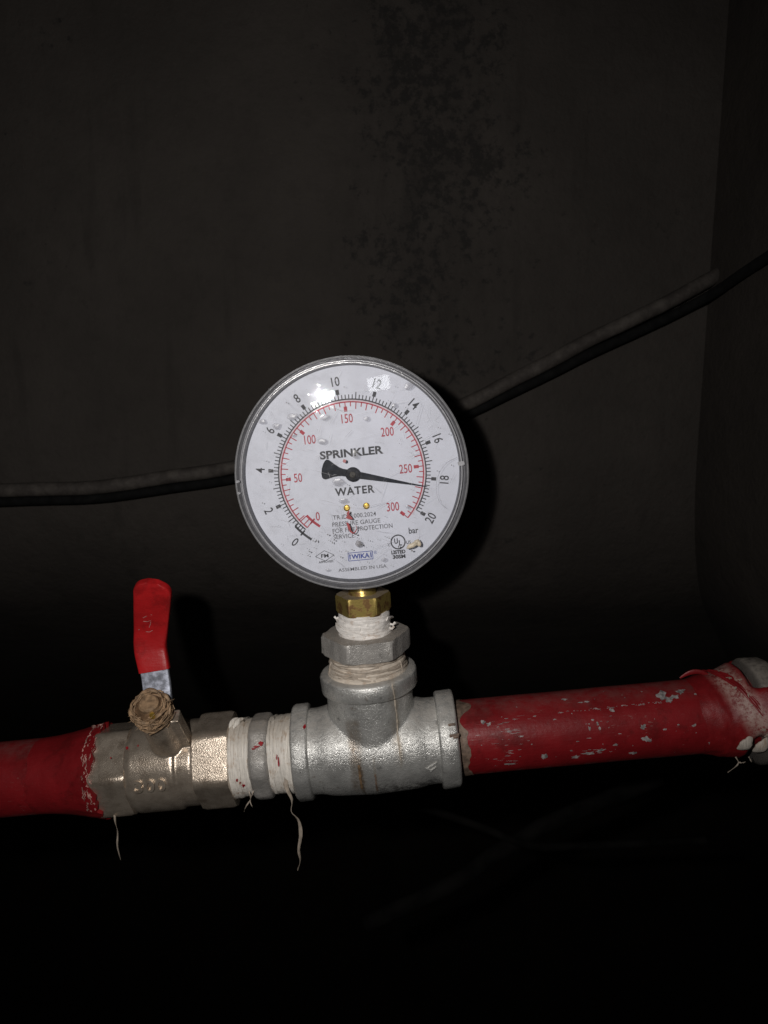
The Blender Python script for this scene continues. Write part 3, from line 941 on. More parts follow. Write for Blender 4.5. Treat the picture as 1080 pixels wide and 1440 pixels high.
# paint laid thickly where the left pipe enters the valve
bm = bmesh.new()
prf_x = [(-161, 17.45), (-153, 17.9), (-145, 18.9), (-138, 20.3), (-133, 21.4), (-128, 22.3)]
def sealfn(t, r, p):
    f = max(0, (t + 145) / 17)
    sh = 2.6 * f * (nz(3, math.cos(p) * 2.2, math.sin(p) * 2.2) + 0.7 * nz(8, math.cos(p) * 6, math.sin(p) * 6))
    return (t + sh, r + 0.35 * min(1, f) * nz(t * 0.4, math.cos(p) * 4, math.sin(p) * 4))
lathe(bm, prf_x + [(-128.1, 19.4)], 'X', 140, sealfn, sub=0.8, caps=False)
mesh_obj('paint_seal', bm, 'redseal', pl_, smooth=60)
rng = random.Random(31)
bm = bmesh.new()
for k in range(46):
    a0 = rng.uniform(-30, 95); sp = rng.uniform(2, 13)
    t0 = -131.0 + rng.uniform(-1.8, 3.4)
    P = [AX('X', t0 + 1.2 * nz(i * 0.35, k, 2), 21.7 + 0.3 * nz(i * 0.5, k, 1) + (0.2 if t0 < -130 else 0.5), R(a0 + sp * i / 9)) for i in range(10)]
    sweep(bm, P, lambda t: 0.2 * (0.3 + math.sin(3.1 * t)) , 6, 0.6)
mesh_obj('torn_tape', bm, plain('paint stained tape', (0.38, 0.21, 0.18), 0.6, 0, 0.6, 0.3), pl_, kind='stuff')

# bare thread at the tee end of the right pipe
bm = bmesh.new()
ragged(bm, 39.8, 43.5, 17.6, 17.45, 2, amp=0.3, am2=6.0)
mesh_obj('bare_thread', bm, 'rawthread', pr, smooth=60)
# chips
rng = random.Random(14)
S = surf(17.46)
bm = bmesh.new()
chips = [(135.0, 63, 2.4, 8), (137.5, 54, 1.8, 5), (140.6, 58, 2.2, 3), (144.2, 67, 2.0, 5), (51.6, 46, 1.0, 3.6), (54.0, 42, 1.0, 2.6), (90.5, 73, 1.5, 2.2), (97.5, 64, 1.1, 1.3), (100.4, 64, 1.0, 1.3),
         (99.0, 22, 0.6, 3), (103.5, 21, 0.6, 2.8), (110.5, 46, 1.1, 2.6), (123.3, 18, 1.1, 3.2), (123.8, 0, 1.8, 4.0), (125.6, -4, 1.0, 2.5), (132.7, 11, 0.8, 1.2), (145.9, 13, 0.9, 2.2), (157.8, 80, 1.6, 3.5),
         (77.6, -15, 1.3, 5), (98.0, -17, 2.6, 2.6), (103.2, -13, 2.0, 2.2), (110.2, -6, 1.0, 2), (92, -22, 2.0, 3), (118, -25, 1.6, 3), (89.9, -9, 0.6, 1.4), (62, -25, 2.2, 2.5), (103, 28, 0.5, 2.4), (101, 34, 0.6, 1.4),
         (75.4, 48, 0.8, 1.0), (84, 40, 0.6, 1.0), (139, 16, 0.5, 0.9), (153.6, -19, 1.6, 2.5), (150, 60, 0.5, 1.5), (93, 5, 0.6, 0.8), (68, 20, 0.9, 0.8)]
for cx, ce, ww, hh in chips:
    blob_patch(bm, S, cx, ce, ww, hh, rng, 13, jag=0.5)
for k in range(46):                                   # dashed scratches along the run
    cx = rng.uniform(86, 134); ce = 50 + rng.uniform(-1.4, 1.4) + (cx - 86) * 0.03
    blob_patch(bm, S, cx, ce, rng.uniform(0.2, 0.9), rng.uniform(0.25, 0.6), rng, 7)
for k in range(36):
    blob_patch(bm, S, rng.uniform(48, 160), rng.uniform(-35, 85), rng.uniform(0.12, 0.4), rng.uniform(0.3, 1.0), rng, 6)
for k in range(44):                                   # brushed scuffs near the tee
    blob_patch(bm, S, rng.gauss(61, 4.5), rng.choice((44, 30, 27, 12, -3, -8, -20)) + rng.gauss(0, 2.5), rng.uniform(0.4, 2.0), rng.uniform(0.15, 0.45), rng, 8)
for k in range(22):
    blob_patch(bm, S, rng.gauss(103, 5), rng.choice((30, 12, -12, -16)) + rng.gauss(0, 2.5), rng.uniform(0.3, 1.3), rng.uniform(0.15, 0.5), rng, 8)
mesh_obj('paint_chip', bm, 'chip', pr, kind='stuff', smooth=0)
# painted-over tape bulging before the coupling
bm = bmesh.new()
def sm01(v): v = min(1, max(0, v)); return v * v * (3 - 2 * v)
def wrapfn(t, r, p):
    k = min(1, max(0, (t - 148) / 10))
    e = math.degrees(math.asin(math.sin(p)))
    bare = sm01((e - 46) / 16) * sm01((t - 172) / 5) * 7.0            # the iron shows on top
    low = sm01((-e + 8) / 30) * sm01((t - 168) / 8) * 7.0             # and low down
    return r + 0.75 * k * (nz(t * 0.12 + 2, math.cos(p) * 1.6, math.sin(p) * 1.6) + 0.35 * nz(t * 0.5, math.cos(p) * 5, math.sin(p) * 5)) - bare - low - 0.35 * (1 - math.sin(p)) * k
lathe(bm, [(146, 16.6), (152, 17.5), (158, 18.9), (163, 19.9), (169, 21.4), (174, 23.4), (178, 25.3), (183, 25.8), (185, 25.6), (185.2, 22)], 'X', 150, wrapfn, sub=0.7, caps=False)
def m_smear():
    t = NT('red paint smeared on tape')
    x, y, z = t.xyz()
    n1 = t.noise(0.22, 5, 0.7, off=(3, 0, 0)); n2 = t.noise(0.9, 5, 0.75)
    # the paint is thin along a slanting wrap of tape
    d = t.math('ABSOLUTE', t.math('SUBTRACT', t.math('ADD', x, t.math('MULTIPLY', z, 0.50)), 60.5))
    m = t.ramp(d, 2.0, 9.0, 1.0, 0.0)
    m = t.math('MULTIPLY', m, t.ramp(t.math('ADD', t.math('MULTIPLY', n1, 0.5), t.math('MULTIPLY', n2, 0.5)), 0.38, 0.56))
    c = t.mix(t.ramp(n1, 0.3, 0.7), (0.16, 0.0066, 0.0086), (0.225, 0.0094, 0.0121))
    c = t.mix(t.math('MULTIPLY', m, 0.85), c, (0.42, 0.30, 0.26))
    m2 = t.math('MULTIPLY', t.ramp(n2, 0.62, 0.75), t.ramp(n1, 0.45, 0.6))
    c = t.mix(t.math('MULTIPLY', m2, 0.6), c, (0.34, 0.24, 0.21))
    return t.done(t.pbsdf(c, 0.45, 0, t.bump(n2, 0.4, 0.4), 0.35))
mesh_obj('painted_tape', bm, m_smear(), pr, smooth=60)
rng = random.Random(8)
bm = bmesh.new()
for k in range(5):                                    # ragged paint ridge over the top and down the front
    P = []
    for i in range(26):
        f = i / 25
        a = 118 - 100 * f
        P.append(AX('X', 158 + 17 * f ** 1.2 + k * 1.0 + 0.8 * nz(f * 5, k, 0), 20.2 + 0.5 * nz(f * 7, k, 4) + 3.2 * f ** 1.5, R(a)))
    sweep(bm, P, lambda t, k=k: (0.5 + 0.4 * nz(t * 8, k, 2)) * (0.4 + math.sin(3 * t)), 7, 0.7)
mesh_obj('paint_ridge', bm, 'redseal', pr, smooth=60)
bm = bmesh.new()
P = [AX('X', 148 + 14 * f, 18.2 + 2.6 * math.sin(3.1 * f), R(104 - 6 * f)) for f in [i / 13 for i in range(14)]]
sweep(bm, P, lambda t: 0.4 + 0.8 * math.sin(3.1 * t), 8, 0.6)
mesh_obj('paint_flap', bm, 'redseal', pr)
bm = bmesh.new()
for k in range(16):
    f = rng.random()
    cx = 162 + 15 * f ** 1.1 + rng.gauss(0, 1.5); ce = 92 - 85 * f + rng.gauss(0, 7)
    blob_patch(bm, surf(21.2 + 3.0 * f), cx, ce, rng.uniform(0.25, 1.0), rng.uniform(0.6, 2.6), rng, 8, jag=0.6)
mesh_obj('bare_tape', bm, 'strand', pr, kind='stuff', smooth=0)

coup = thing('pipe_coupling', 'dull grey iron coupling at the right end of the red pipe', 'pipe fitting', A, (195, 0, 0))
bm = bmesh.new()
lathe(bm, [(176.5, 16), (176.5, 22.5), (177.6, 24), (179, 24.6), (186, 24.6), (187.6, 23.4), (190, 21.8), (230, 21.4), (300, 21.4), (300, 16)], 'X', 96, castfn(0.7, 0.12), caps=False)
mesh_obj('body', bm, 'galv3', coup, smooth=50)
bm = bmesh.new()
for x0, e0, s0 in ((164.5, -25, 1.0), (171.0, -27, 1.0), (177.5, -24, 1.0)):
    P = [AX('X', x0 + 5.6 * f * s0, 20.2 + (x0 - 164) * 0.22 + 1.2 * math.sin(3.1 * f), R(e0 + 20 * f * s0)) for f in [i / 11 for i in range(12)]]
    sweep(bm, P, lambda t: (0.5 + 2.2 * math.sin(3.1 * t)) * (1 + 0.25 * nz(t * 6, 3, 1)), 12, 0.35)
mesh_obj('thread_tape', bm, m_tape('smeared thread tape', 'X', (0.52, 0.47, 0.41)), coup, smooth=60)
for pts in ([(164.5, -16.5, -13.5), (165.5, -17, -16), (164, -17.2, -18), (160.5, -17, -20.5)], [(165.5, -17, -16), (167.5, -17, -16.4), (168.8, -16.8, -16.2)], [(170.5, -16.5, -14), (171.5, -17, -16.5)]):
    strand(coup, pts, 0.38, 12, 0.5)

# ================================================================== pressure gauge
GC = Vector((4.0, 0.0, 131.6))
gz0 = 57.0
gauge = thing('pressure_gauge', 'round white dial pressure gauge marked SPRINKLER WATER with scratched clear window', 'pressure gauge', STEM, (0, 0, gz0))
# riser parts live in the stem frame
bm = bmesh.new()
hexprism(bm, 67.0, 75.6, 11.0, 0.0, 'Z', 0.9)
mesh_obj('hexagon', bm, 'brass', gauge, smooth=25)
bm = bmesh.new()
lathe(bm, [(75, 7.0), (76, 6.4), (92, 6.4)], 'Z', 48)
mesh_obj('stem', bm, 'brass', gauge)
bm = bmesh.new()
lathe(bm, [(56.6, 12.6), (57.6, 12.4), (60, 12.1), (64, 11.9), (66.4, 11.6), (67.4, 11.2)], 'Z', 120,
      lambda t, r, p: r + 0.55 * nz(t * 0.6 + 3 + p, math.cos(p) * 1.6, math.sin(p) * 1.6) + 0.25 * nz(t * 1.6 + p * 0.6, math.cos(p) * 3, math.sin(p) * 3), sub=0.35)
tp = mesh_obj('thread_tape', bm, 'tapeZ', gauge, smooth=70)
rng = random.Random(3)
bm = bmesh.new()
for k in range(6):
    a0 = rng.uniform(-100, 60); sp = rng.uniform(30, 90); z0 = rng.uniform(58, 65.5); dz = -rng.uniform(0.5, 5)
    P = [AX('Z', max(57.6, z0 + dz * i / 13), 12.0 + 0.3 * nz(i * 0.4, k, 1) + 0.3, R(a0 + sp * i / 13)) for i in range(14)]
    sweep(bm, P, rng.uniform(0.7, 1.6), 7, 0.22)
for a0, z0, dx in ((-88, 64.5, -1.8), (78, 60.5, 2.4), (70, 59.2, 2.2)):
    c = AX('Z', z0, 12.0, R(a0))
    sweep(bm, [c, c + Vector((dx * 0.5, -0.5, -0.3)), c + Vector((dx, -0.2, 0.7))], 0.55, 7, 0.6)
mesh_obj('loose_tape', bm, 'tapeZ', gauge, kind='stuff')

# the head: its own frame, dial leaning back a little; an offset is baked into the mesh, not a parent
HEAD = A @ Matrix.Translation(GC * MM) @ Matrix.Rotation(R(-3.3), 4, 'X')
TOG = gauge.matrix_world.inverted() @ HEAD
def head_obj(name, bm, mat, parent=None, smooth=38, kind=None, label=None):
    for v in bm.verts:
        v.co = (TOG @ (v.co * MM)) / MM
    return mesh_obj(name, bm, mat, parent or gauge, (0, 0, 0), smooth, label, kind)

bm = bmesh.new()
lathe(bm, [(14, 20), (14, 46.5), (12.5, 48.2), (10, 48.6), (-14.5, 48.6), (-15.2, 48.2), (-15.2, 47.75), (-12.0, 47.7), (-11.0, 20)], 'Y', 160, caps=False)
lathe(bm, [(13.8, 0.01), (13.8, 21)], 'Y', 64, caps=False)
case = head_obj('case', bm, 'case')
bm = bmesh.new()
vs = []
for y in (-9, 7):
    for x in (-9, 9):
        for z in (-49.3, -44):
            vs.append(bm.verts.new((x - 1.2, y, z)))
bmesh.ops.convex_hull(bm, input=vs)
head_obj('socket_block', bm, 'brass')
DY = -12.4
bm = bmesh.new()
lathe(bm, [(DY + 0.7, 47.6), (DY, 47.6), (DY, 20), (DY, 0.05)], 'Y', 160)
dial = head_obj('dial', bm, 'dial')
# window: rim, lip and pane
bm = bmesh.new()
lathe(bm, [(-6.0, 48.8), (-6.0, 49.9), (-7, 50.1), (-17.2, 49.9), (-18.3, 49.7), (-18.8, 49.2), (-18.7, 48.95), (-18.0, 48.8)], 'Y', 220, caps=False,
      fn=lambda t, r, p: r + 0.06 * nz(math.cos(p) * 9, math.sin(p) * 9, t * 0.3))
win_rim = head_obj('window_rim', bm, 'rim', smooth=30)
bm = bmesh.new()
lathe(bm, [(-15.4, 48.85), (-18.0, 48.8), (-17.2, 48.3), (-16.6, 47.8), (-16.6, 47.55), (-15.0, 47.5)], 'Y', 220, caps=False,
      fn=lambda t, r, p: r + 0.10 * nz(math.cos(p) * 14, math.sin(p) * 14, t * 0.6))
head_obj('rim_bevel', bm, 'bevel', smooth=30)
bm = bmesh.new()
lathe(bm, [(-15.0, 47.6), (-15.0, 47.15), (-17.0, 47.15), (-17.0, 47.4)], 'Y', 220, caps=False)
head_obj('seal_ring', bm, 'gap', smooth=30)
bm = bmesh.new()
lathe(bm, [(-14.0, 47.2), (-17.9, 47.2), (-18.3, 47.0), (-18.3, 46.7), (-17.9, 46.5), (-14.0, 46.45)], 'Y', 220, caps=False)
head_obj('window_lip', bm, 'lip', smooth=30)
bm = bmesh.new()
lathe(bm, [(-13.2, 46.42), (-17.6, 46.4), (-17.6, 46.15), (-13.2, 46.1)], 'Y', 220, caps=False)
head_obj('inner_seal', bm, 'gap', smooth=30)
bm = bmesh.new()
lathe(bm, [(-17.75, 46.3), (-17.85, 30), (-17.9, 15), (-17.9, 0.02)], 'Y', 200, caps=False)
pane = head_obj('window_pane', bm, 'window', smooth=80)

# local dial coordinates of something seen at image offset dx right, dy down (px of a 163 px radius)
PX = 0.305
def loc(px, py):
    dx, dy = px - 495.0, 667.0 - py
    c, s = math.cos(TH), math.sin(TH)
    return ((dx * c + dy * s) * PX, (-dx * s + dy * c) * PX)
B0 = -134.4; DB = 12.98; DP = 0.895
PY = DY - 0.07                                    # print lies on the dial
def pol(r, b, y=None):
    return Vector((r * math.sin(R(b)), PY if y is None else y, r * math.cos(R(b))))
def quad(bm, a, b, c, d):
    bm.faces.new([bm.verts.new(p) for p in (a, b, c, d)])
def arc(bm, r0, r1, b0, b1, n=120, y=None):
    prev = None
    for i in range(n + 1):
        b = b0 + (b1 - b0) * i / n
        cur = (bm.verts.new(pol(r0, b, y)), bm.verts.new(pol(r1, b, y)))
        if prev: bm.faces.new((prev[0], prev[1], cur[1], cur[0]))
        prev = cur
def tick(bm, r0, r1, b, wdt):
    d = pol(1, b, 0); s = Vector((d.z, 0, -d.x)) * wdt / 2
    o = Vector((0, PY, 0))
    quad(bm, o + d * r0 - s, o + d * r0 + s, o + d * r1 + s, o + d * r1 - s)
def line(bm, p, q, wdt, y=None):
    p = Vector((p[0], 0, p[1])); q = Vector((q[0], 0, q[1])); d = (q - p).normalized(); s = Vector((d.z, 0, -d.x)) * wdt / 2
    o = Vector((0, PY if y is None else y, 0))
    quad(bm, o + p - s, o + p + s, o + q + s, o + q - s)
bm = bmesh.new()
arc(bm, 101.6 * PX, 103.6 * PX, B0 + 8, B0 + DB * 20.4, y=PY + 0.03)
head_obj('scale_band', bm, 'pink', dial, 0)
bm = bmesh.new()
LW = 0.42
arc(bm, 103.5 * PX, 105.4 * PX, B0, B0 + DB * 20)
for k in range(3, 101):
    b = B0 + DB * k / 5
    if k % 10 == 0:
        tick(bm, 105 * PX, 112.5 * PX, b, LW); tick(bm, 112 * PX, 119 * PX, b, 4.8 * PX)
    else:
        tick(bm, 105 * PX, (114.5 if k % 5 == 0 else 111.0) * PX, b, LW)
for r0, r1 in ((109.5, 112.8),):
    arc(bm, r0 * PX, r1 * PX, B0 - 8.2, B0 + 7.4, 12)
tick(bm, 106 * PX, 115.5 * PX, B0, 0.7)
tick(bm, 104 * PX, 112 * PX, B0 + 7.2, LW); tick(bm, 104 * PX, 112 * PX, B0 + 2.6, LW); tick(bm, 104 * PX, 112 * PX, B0 + 5, LW)
head_obj('bar_scale', bm, 'black', dial, 0)
bm = bmesh.new()
arc(bm, 99.9 * PX, 101.7 * PX, B0, B0 + DP * 300)
for k in range(2, 61):
    b = B0 + DP * 5 * k
    if k % 10 == 0:
        tick(bm, 94 * PX, 101 * PX, b, LW); tick(bm, 87.5 * PX, 94.5 * PX, b, 4.6 * PX)
    else:
        tick(bm, (91 if k % 2 == 0 else 94.5) * PX, 101 * PX, b, LW)
arc(bm, 86.8 * PX, 90.4 * PX, B0 - 8.5, B0 + 7.6, 12)
tick(bm, 84 * PX, 93.5 * PX, B0, 0.7)
tick(bm, 89 * PX, 101 * PX, B0, LW)
tick(bm, 89 * PX, 101 * PX, B0 + 7.4, LW); tick(bm, 89 * PX, 101 * PX, B0 + 3.6, LW)
head_obj('psi_scale', bm, 'redink', dial, 0)

def put_text(name, txt, c, height, mat, rot=0.0, parent=None, y=None, **k):
    b = text_bm(txt, height, **k)
    cr, sr = math.cos(R(rot)), math.sin(R(rot))      # rot clockwise in degrees
    yy = PY if y is None else y
    for v in b.verts:
        x, z = v.co.x, v.co.y
        v.co = Vector((c[0] + x * cr + z * sr, yy, c[1] - x * sr + z * cr))
    return head_obj(name, b, mat, parent or dial, 0)
for n in range(0, 21, 2):
    b = B0 + DB * n
    r = (130.5 if n not in (0, 20) else 128) * PX
    bb = b + (0 if n else 0)
    rot = b if abs(b - 5.6) <= 92 and n != 18 else b + 180
    put_text('numeral', str(n), (r * math.sin(R(bb)), r * math.cos(R(bb))), 4.0, 'black', rot, xs=0.80, bold=0.10)
for n, (px, py) in {0: (445.5, 728), 50: (418, 673), 100: (435.5, 619), 150: (488, 589.5), 200: (544.5, 608), 250: (570.5, 660), 300: (552.5, 714)}.items():
    put_text('numeral', str(n), loc(px, py), 3.9, 'redink', 0, xs=0.70, bold=0.08)
put_text('lettering', 'SPRINKLER', loc(494, 637.3), 3.6, 'black', 0, width=27.4, bold=0.34)
put_text('lettering', 'WATER', loc(498.3, 691), 3.5, 'black', 0, width=17.2, bold=0.30, spacing=1.12)
for txt, p0, p1 in (('TR.ID. 1000.2024', (467, 730), (528.5, 724)), ('PRESSURE GAUGE', (466, 740.2), (534.5, 733.3)),
                    ('FOR FIRE PROTECTION', (466.5, 749.3), (552, 741)), ('SERVICE', (467.6, 758.3), (497.5, 755.2))):
    a = loc(*p0); b = loc(*p1)
    put_text('lettering', txt, ((a[0] + b[0]) / 2, (a[1] + b[1]) / 2), 1.95, 'grey', 0, width=abs(b[0] - a[0]), bold=0.08)
put_text('lettering', 'bar', loc(582, 748), 2.7, 'black', 0, width=4.2, bold=0.15)
# approval marks
bm = bmesh.new()
c = loc(455, 785)
dm = [(c[0] - 4.1, c[1]), (c[0], c[1] + 2.3), (c[0] + 4.1, c[1]), (c[0], c[1] - 2.3)]
for i in range(4):
    line(bm, dm[i], dm[(i + 1) % 4], 0.22)
head_obj('diamond_mark', bm, 'black', dial, 0)
put_text('lettering', 'FM', c, 1.7, 'black', 0, width=3.3, bold=0.25)
put_text('lettering', 'APPROVED', loc(456.5, 793.6), 1.0, 'black', 0, width=6.3, bold=0.2)
c = loc(560, 764.8)
bm = bmesh.new()
prev = None
for i in range(41):
    a = 2 * math.pi * i / 40
    cur = [bm.verts.new((c[0] + r * math.cos(a), PY, c[1] + r * math.sin(a))) for r in (2.75, 3.3)]
    if prev: bm.faces.new((prev[0], prev[1], cur[1], cur[0]))
    prev = cur
head_obj('ring_mark', bm, 'black', dial, 0)
put_text('lettering', 'U', (c[0] - 0.85, c[1] + 0.45), 2.4, 'black', 0, width=1.6, bold=0.4)
put_text('lettering', 'L', (c[0] + 0.95, c[1] - 0.5), 2.4, 'black', 0, width=1.3, bold=0.4)
put_text('lettering', 'C', loc(547.2, 769), 1.35, 'black', 0, width=1.0, bold=0.08)
put_text('lettering', 'US', loc(575, 765), 1.35, 'black', 0, width=2.0, bold=0.08)
put_text('lettering', 'LISTED', loc(560.5, 779.3), 1.75, 'black', 0, width=6.2, bold=0.5)
put_text('lettering', '30SM', loc(561.5, 786), 1.75, 'black', 0, width=5.6, bold=0.45)
c = loc(506.2, 785.2)
bm = bmesh.new()
hx, hz = 5.35, 1.75
for p, q in (((-hx, hz), (hx, hz)), ((hx, hz), (hx, -hz)), ((hx, -hz), (-hx, -hz)), ((-hx, -hz), (-hx, hz))):
    line(bm, (c[0] + p[0], c[1] + p[1]), (c[0] + q[0], c[1] + q[1]), 0.28)
for x in (-4.65, 4.6):
    line(bm, (c[0] + x, c[1] - 1.1), (c[0] + x, c[1] + 1.2), 0.5)
head_obj('logo_frame', bm, 'blue', dial, 0)
put_text('lettering', 'WIKA', (c[0], c[1]), 2.2, 'blue', 0, width=8.0, bold=0.32)
put_text('lettering', '\u00ae', loc(527.5, 780), 1.4, 'blue', 0)
put_text('lettering', 'ASSEMBLED IN USA', loc(509, 802.8), 1.5, 'grey', 0, width=21.3, bold=0.06)

# rivets
for px, py in ((487, 716), (514.8, 713)):
    u, z = loc(px, py)
    bm = bmesh.new()
    lathe(bm, [(DY, 1.45), (DY - 0.35, 1.4), (DY - 0.6, 1.1), (DY - 0.62, 0.9), (DY - 0.5, 0.75), (DY - 0.5, 0.02)], 'Y', 32, center=(u, 0, z))
    rv = head_obj('rivet', bm, 'gold', dial)
    bm = bmesh.new()
    for dx in (-0.38, 0.38):
        line(bm, (u + dx - 0.12, z - 0.25), (u + dx + 0.12, z + 0.25), 0.26, DY - 0.57)
    head_obj('dial_slot', bm, 'black', dial, 0)
# pointer
NB = 99.6 + 5.6
nd = Vector((math.sin(R(NB)), 0, math.cos(R(NB)))); ns = Vector((-nd.z, 0, nd.x))   # ns points up
def nouter(pts, y0, y1):
    bm = bmesh.new()
    top = [bm.verts.new(nd * a * PX + ns * s * PX + Vector((0, y0, 0))) for a, s in pts]
    bot = [bm.verts.new(nd * a * PX + ns * s * PX + Vector((0, y1, 0))) for a, s in pts]
    bm.faces.new(top); bm.faces.new(bot)
    n = len(pts)
    for i in range(n):
        bm.faces.new((top[i], top[(i + 1) % n], bot[(i + 1) % n], bot[i]))
    return bm
NYA, NYB = DY - 2.3, DY - 1.9
pts = [(106.5, 0.5), (85, 1.1), (60, 2.3), (30, 3.9), (9, 4.9), (-9, 5.0), (-14, 5.0), (-20, 6.4), (-27, 9.4), (-33, 12.6), (-36.5, 14.2), (-39, 13.8), (-40.8, 11.5), (-42.4, 7), (-43.2, 0),
       (-42.6, -7), (-40.8, -12), (-38.8, -13.6), (-36, -13.6), (-32, -11.6), (-27, -8.8), (-20, -6.2), (-14, -5.0), (-9, -5.0), (9, -4.9), (30, -3.9), (60, -2.3), (85, -1.1), (106.5, -0.5)]
b_ = nouter(pts, NYA, NYB)
needle = head_obj('pointer', b_, 'needle', gauge, 20)
bm = bmesh.new()
lathe(bm, [(DY, 3.0), (DY - 2.6, 3.15), (DY - 3.3, 3.0), (DY - 3.5, 2.6), (DY - 3.5, 1.75), (DY - 3.2, 1.7), (DY - 3.2, 0.02)], 'Y', 40, center=(0.3, 0, -0.2))
head_obj('pointer_hub', bm, 'hub', gauge)
bm = bmesh.new()
lathe(bm, [(DY - 3.1, 1.45), (DY - 3.7, 1.3), (DY - 3.9, 0.7), (DY - 3.9, 0.02)], 'Y', 20, center=(0.2, 0, -0.3))
head_obj('pointer_pin', bm, plain('worn pin', (0.06, 0.056, 0.05), 0.55, 0.1, 0.7, 0.8, spec=0.2), gauge)

# red marker spatter on the dial window
rng = random.Random(2)
WYF = -17.98
def flat_poly(bm, pts, y):
    bm.faces.new([bm.verts.new((p[0], y, p[1])) for p in pts])
bm = bmesh.new()
flat_poly(bm, [loc(*p) for p in ((490.5, 717.5), (492, 718.5), (491, 723), (495.5, 728), (496, 730), (490, 729.5), (486, 728), (488.5, 725), (487.5, 721))], WYF - 0.05)
flat_poly(bm, [loc(*p) for p in ((487, 734), (490, 735), (492.5, 740), (493.8, 746), (497, 748.8), (499.5, 747), (501.5, 742.5), (500, 737.5), (501.8, 740), (502.3, 744), (500, 748.5), (496.5, 750.5), (492, 748), (489.5, 743.5))], WYF - 0.05)
u, z = loc(485, 648.3)
flat_poly(bm, [(u + 0.72 * math.cos(a), z + 0.78 * math.sin(a)) for a in [2 * math.pi * i / 12 for i in range(12)]], WYF - 0.05)
head_obj('paint_spatter', bm, 'redpaint', pane, 0, kind='stuff')

def cap(bm, u, z, rx, rz, h, rot=0.0, seed=0, n=22, rings=5, jag=0.18, y=WYF):
    """flattened drop sitting on the window"""
    prev = None
    for k in range(rings + 1):
        f = k / rings
        rr = math.cos(f * math.pi / 2); yy = y - h * math.sin(f * math.pi / 2)
        if k == rings:
            top = bm.verts.new((u, y - h, z))
            for i in range(n): bm.faces.new((prev[i], prev[(i + 1) % n], top))
            break
        cur = []
        for i in range(n):
            a = 2 * math.pi * i / n
            q = 1 + jag * nz(math.cos(a) * 1.5 + seed, math.sin(a) * 1.5, 2)
            x0, z0 = rx * q * math.cos(a) * rr, rz * q * math.sin(a) * rr
            cur.append(bm.verts.new((u + x0 * math.cos(rot) - z0 * math.sin(rot), yy, z + x0 * math.sin(rot) + z0 * math.cos(rot))))
        if prev:
            for i in range(n): bm.faces.new((prev[i], prev[(i + 1) % n], cur[(i + 1) % n], cur[i]))
        prev = cur
for i, (px, py, rx, rz, rot) in enumerate(((413, 587, 7.5, 4.2, 0.15), (390.5, 600, 5.5, 4.6, 0), (371, 593.5, 6, 3.4, -0.2), (454, 621.5, 6.8, 4.0, 0), (500, 639, 5.2, 6.4, 0.2), (574, 544.5, 7.6, 5.0, 0.2),
                                           (476, 677.5, 8.5, 5.0, 0), (483, 704, 6.0, 3.6, 0), (458, 588, 6, 3.6, 0.2), (539.5, 787, 3.6, 3.2, 0), (554, 571.5, 3.6, 3.4, 0), (515.5, 589.5, 4.0, 3.6, 0),
                                           (460, 802, 3.4, 1.6, 0.2), (573, 712, 3.2, 3.0, 0), (414, 612, 3, 3, 0))):
    bm = bmesh.new()
    u, z = loc(px, py)
    cap(bm, u, z, rx * PX, rz * PX, 0.16, rot, i * 3.1, jag=0.35)
    head_obj('water_spot', bm, 'drop', pane, 60)
bm = bmesh.new(); u, z = loc(504, 764.5); cap(bm, u, z, 1.35, 1.45, 1.0)
head_obj('water_bead', bm, 'bead', pane, 60)
bm = bmesh.new()
for px, py, rx, rz, rot, s in ((580, 766.5, 8.6, 3.8, 0.35, 1), (586, 761.5, 4.4, 3.2, 0.4, 5), (589, 764, 3.2, 5.0, 0.2, 9)):
    u, z = loc(px, py); cap(bm, u, z, rx * PX, rz * PX, 0.9, rot, s, jag=0.3)
head_obj('sealant_blob', bm, 'tan', pane, 60)
# dirt specks and scratches
rng = random.Random(83)
bm = bmesh.new()
keep = [loc(582, 748), loc(413, 765), loc(575, 748), loc(561, 783), loc(506, 785), loc(455, 785)]
def speck(u, z, r, y=WYF - 0.03):
    if any(math.hypot(u - a, z - b) < 3.6 for a, b in keep): return
    n = 6; e = rng.uniform(0.6, 1.4); a0 = rng.random() * 6
    flat_poly(bm, [(u + r * e * math.cos(a0 + 2 * math.pi * i / n), z + r / e * math.sin(a0 + 2 * math.pi * i / n) * rng.uniform(0.7, 1.2)) for i in range(n)], y)
for k in range(95):
    px = rng.gauss(500, 52); py = rng.gauss(768, 17)
    u, z = loc(px, py)
    if u * u + z * z < 43 ** 2 and py > 735: speck(u, z, rng.choice((0.14, 0.18, 0.25, 0.4)) * rng.uniform(0.7, 1.2))
for k in range(70):
    a = rng.random() * 6.28; r = 43 * math.sqrt(rng.random())
    speck(r * math.cos(a), r * math.sin(a), rng.uniform(0.07, 0.2))
for px, py in ((602.5, 721), (485.3, 546.6), (377, 648.5), (370, 707), (632.5, 607), (630, 611), (614, 662), (634, 654), (405.5, 568)):
    u, z = loc(px, py); speck(u, z, 0.26)
head_obj('dirt_speck', bm, 'speck', pane, 0, kind='stuff')
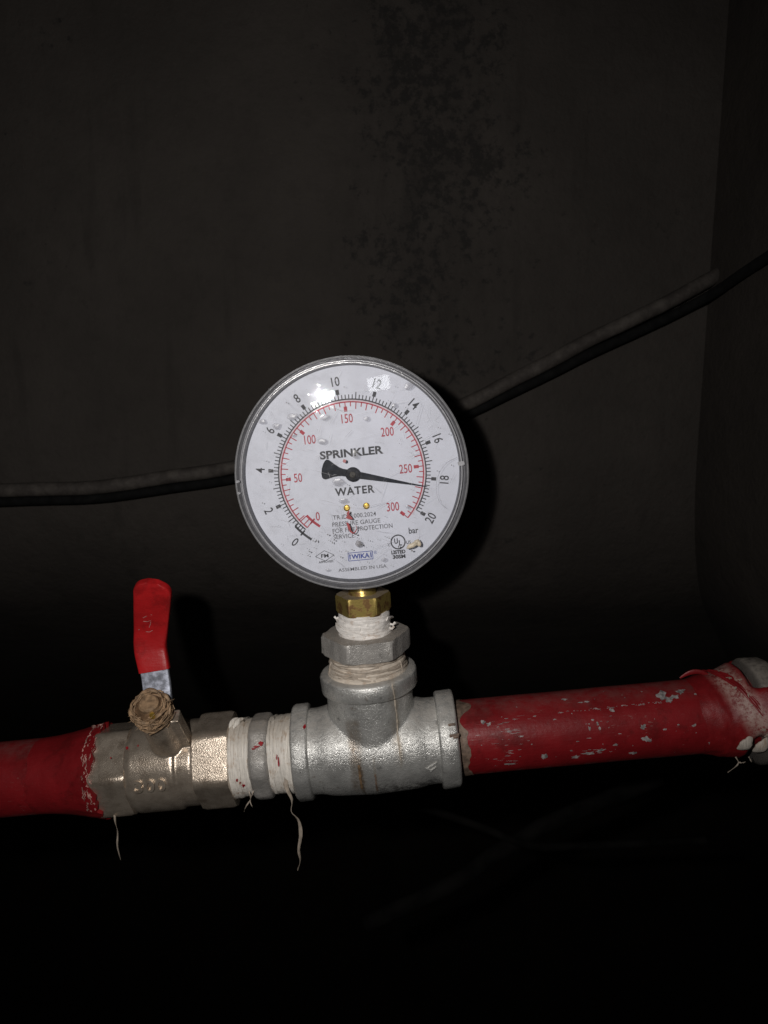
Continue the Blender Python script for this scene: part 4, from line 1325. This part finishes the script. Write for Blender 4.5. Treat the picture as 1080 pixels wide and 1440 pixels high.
def scratches(name, mat, n, seed, lw):
    rg = random.Random(seed)
    bm = bmesh.new()
    for k in range(n):
        a = rg.random() * 6.28; r = 42 * math.sqrt(rg.random())
        u, z = r * math.cos(a), r * math.sin(a)
        L = rg.uniform(2, 16) * rg.choice((0.4, 1)); d = rg.gauss(0.1, 0.5) + (1.57 if rg.random() < 0.35 else 0); cu = rg.gauss(0, 0.03)
        pr_ = None
        wd = lw * rg.uniform(0.5, 1.2)
        for i in range(9):
            if u * u + z * z > 44.5 ** 2: break
            nx, nzz = -math.sin(d), math.cos(d)
            ww = wd * math.sin(math.pi * (i + 0.4) / 9.2)
            cur = [bm.verts.new((u + nx * ww, WYF - 0.02, z + nzz * ww)), bm.verts.new((u - nx * ww, WYF - 0.02, z - nzz * ww))]
            if pr_: bm.faces.new((pr_[0], pr_[1], cur[1], cur[0]))
            pr_ = cur
            u += math.cos(d) * L / 8; z += math.sin(d) * L / 8; d += cu
    head_obj(name, bm, mat, pane, 0, kind='stuff')
scratches('pale_scratch', 'scratch', 110, 5, 0.07)
scratches('dark_scratch', 'scratchdark', 34, 12, 0.055)
# long curved scratch by the 18 mark
bm = bmesh.new()
P = [loc(*p) for p in ((641, 643), (628, 650), (619, 661), (614, 674), (613, 690), (618, 706), (628, 715))]
pp = spline([Vector((p[0], WYF - 0.02, p[1])) for p in P], 30)
sweep(bm, pp, 0.045, 5, 0.3)
head_obj('curved_scratch', bm, 'scratchdark', pane)
# window lugs on the rim
for px, py, ww in ((647, 651.5, 1.0), (336.5, 677, 0.6), (338, 693, 0.5)):
    u, z = loc(px, py)
    bm = bmesh.new()
    rr = math.hypot(u, z); e = Vector((u / rr, 0, z / rr)); s = Vector((-e.z, 0, e.x))
    vs = [bm.verts.new(e * (rr + a) + s * b + Vector((0, y, 0))) for a in (-1.4 * ww, 1.4 * ww) for b in (-0.9 * ww, 0.9 * ww) for y in (-17.5, -19.3)]
    bmesh.ops.convex_hull(bm, input=vs)
    bmesh.ops.bevel(bm, geom=list(bm.edges), offset=0.25, segments=2, affect='EDGES')
    head_obj('window_lug', bm, 'lip')
# drop the helper property
for o in bpy.data.objects:
    if 'org' in o: del o['org']
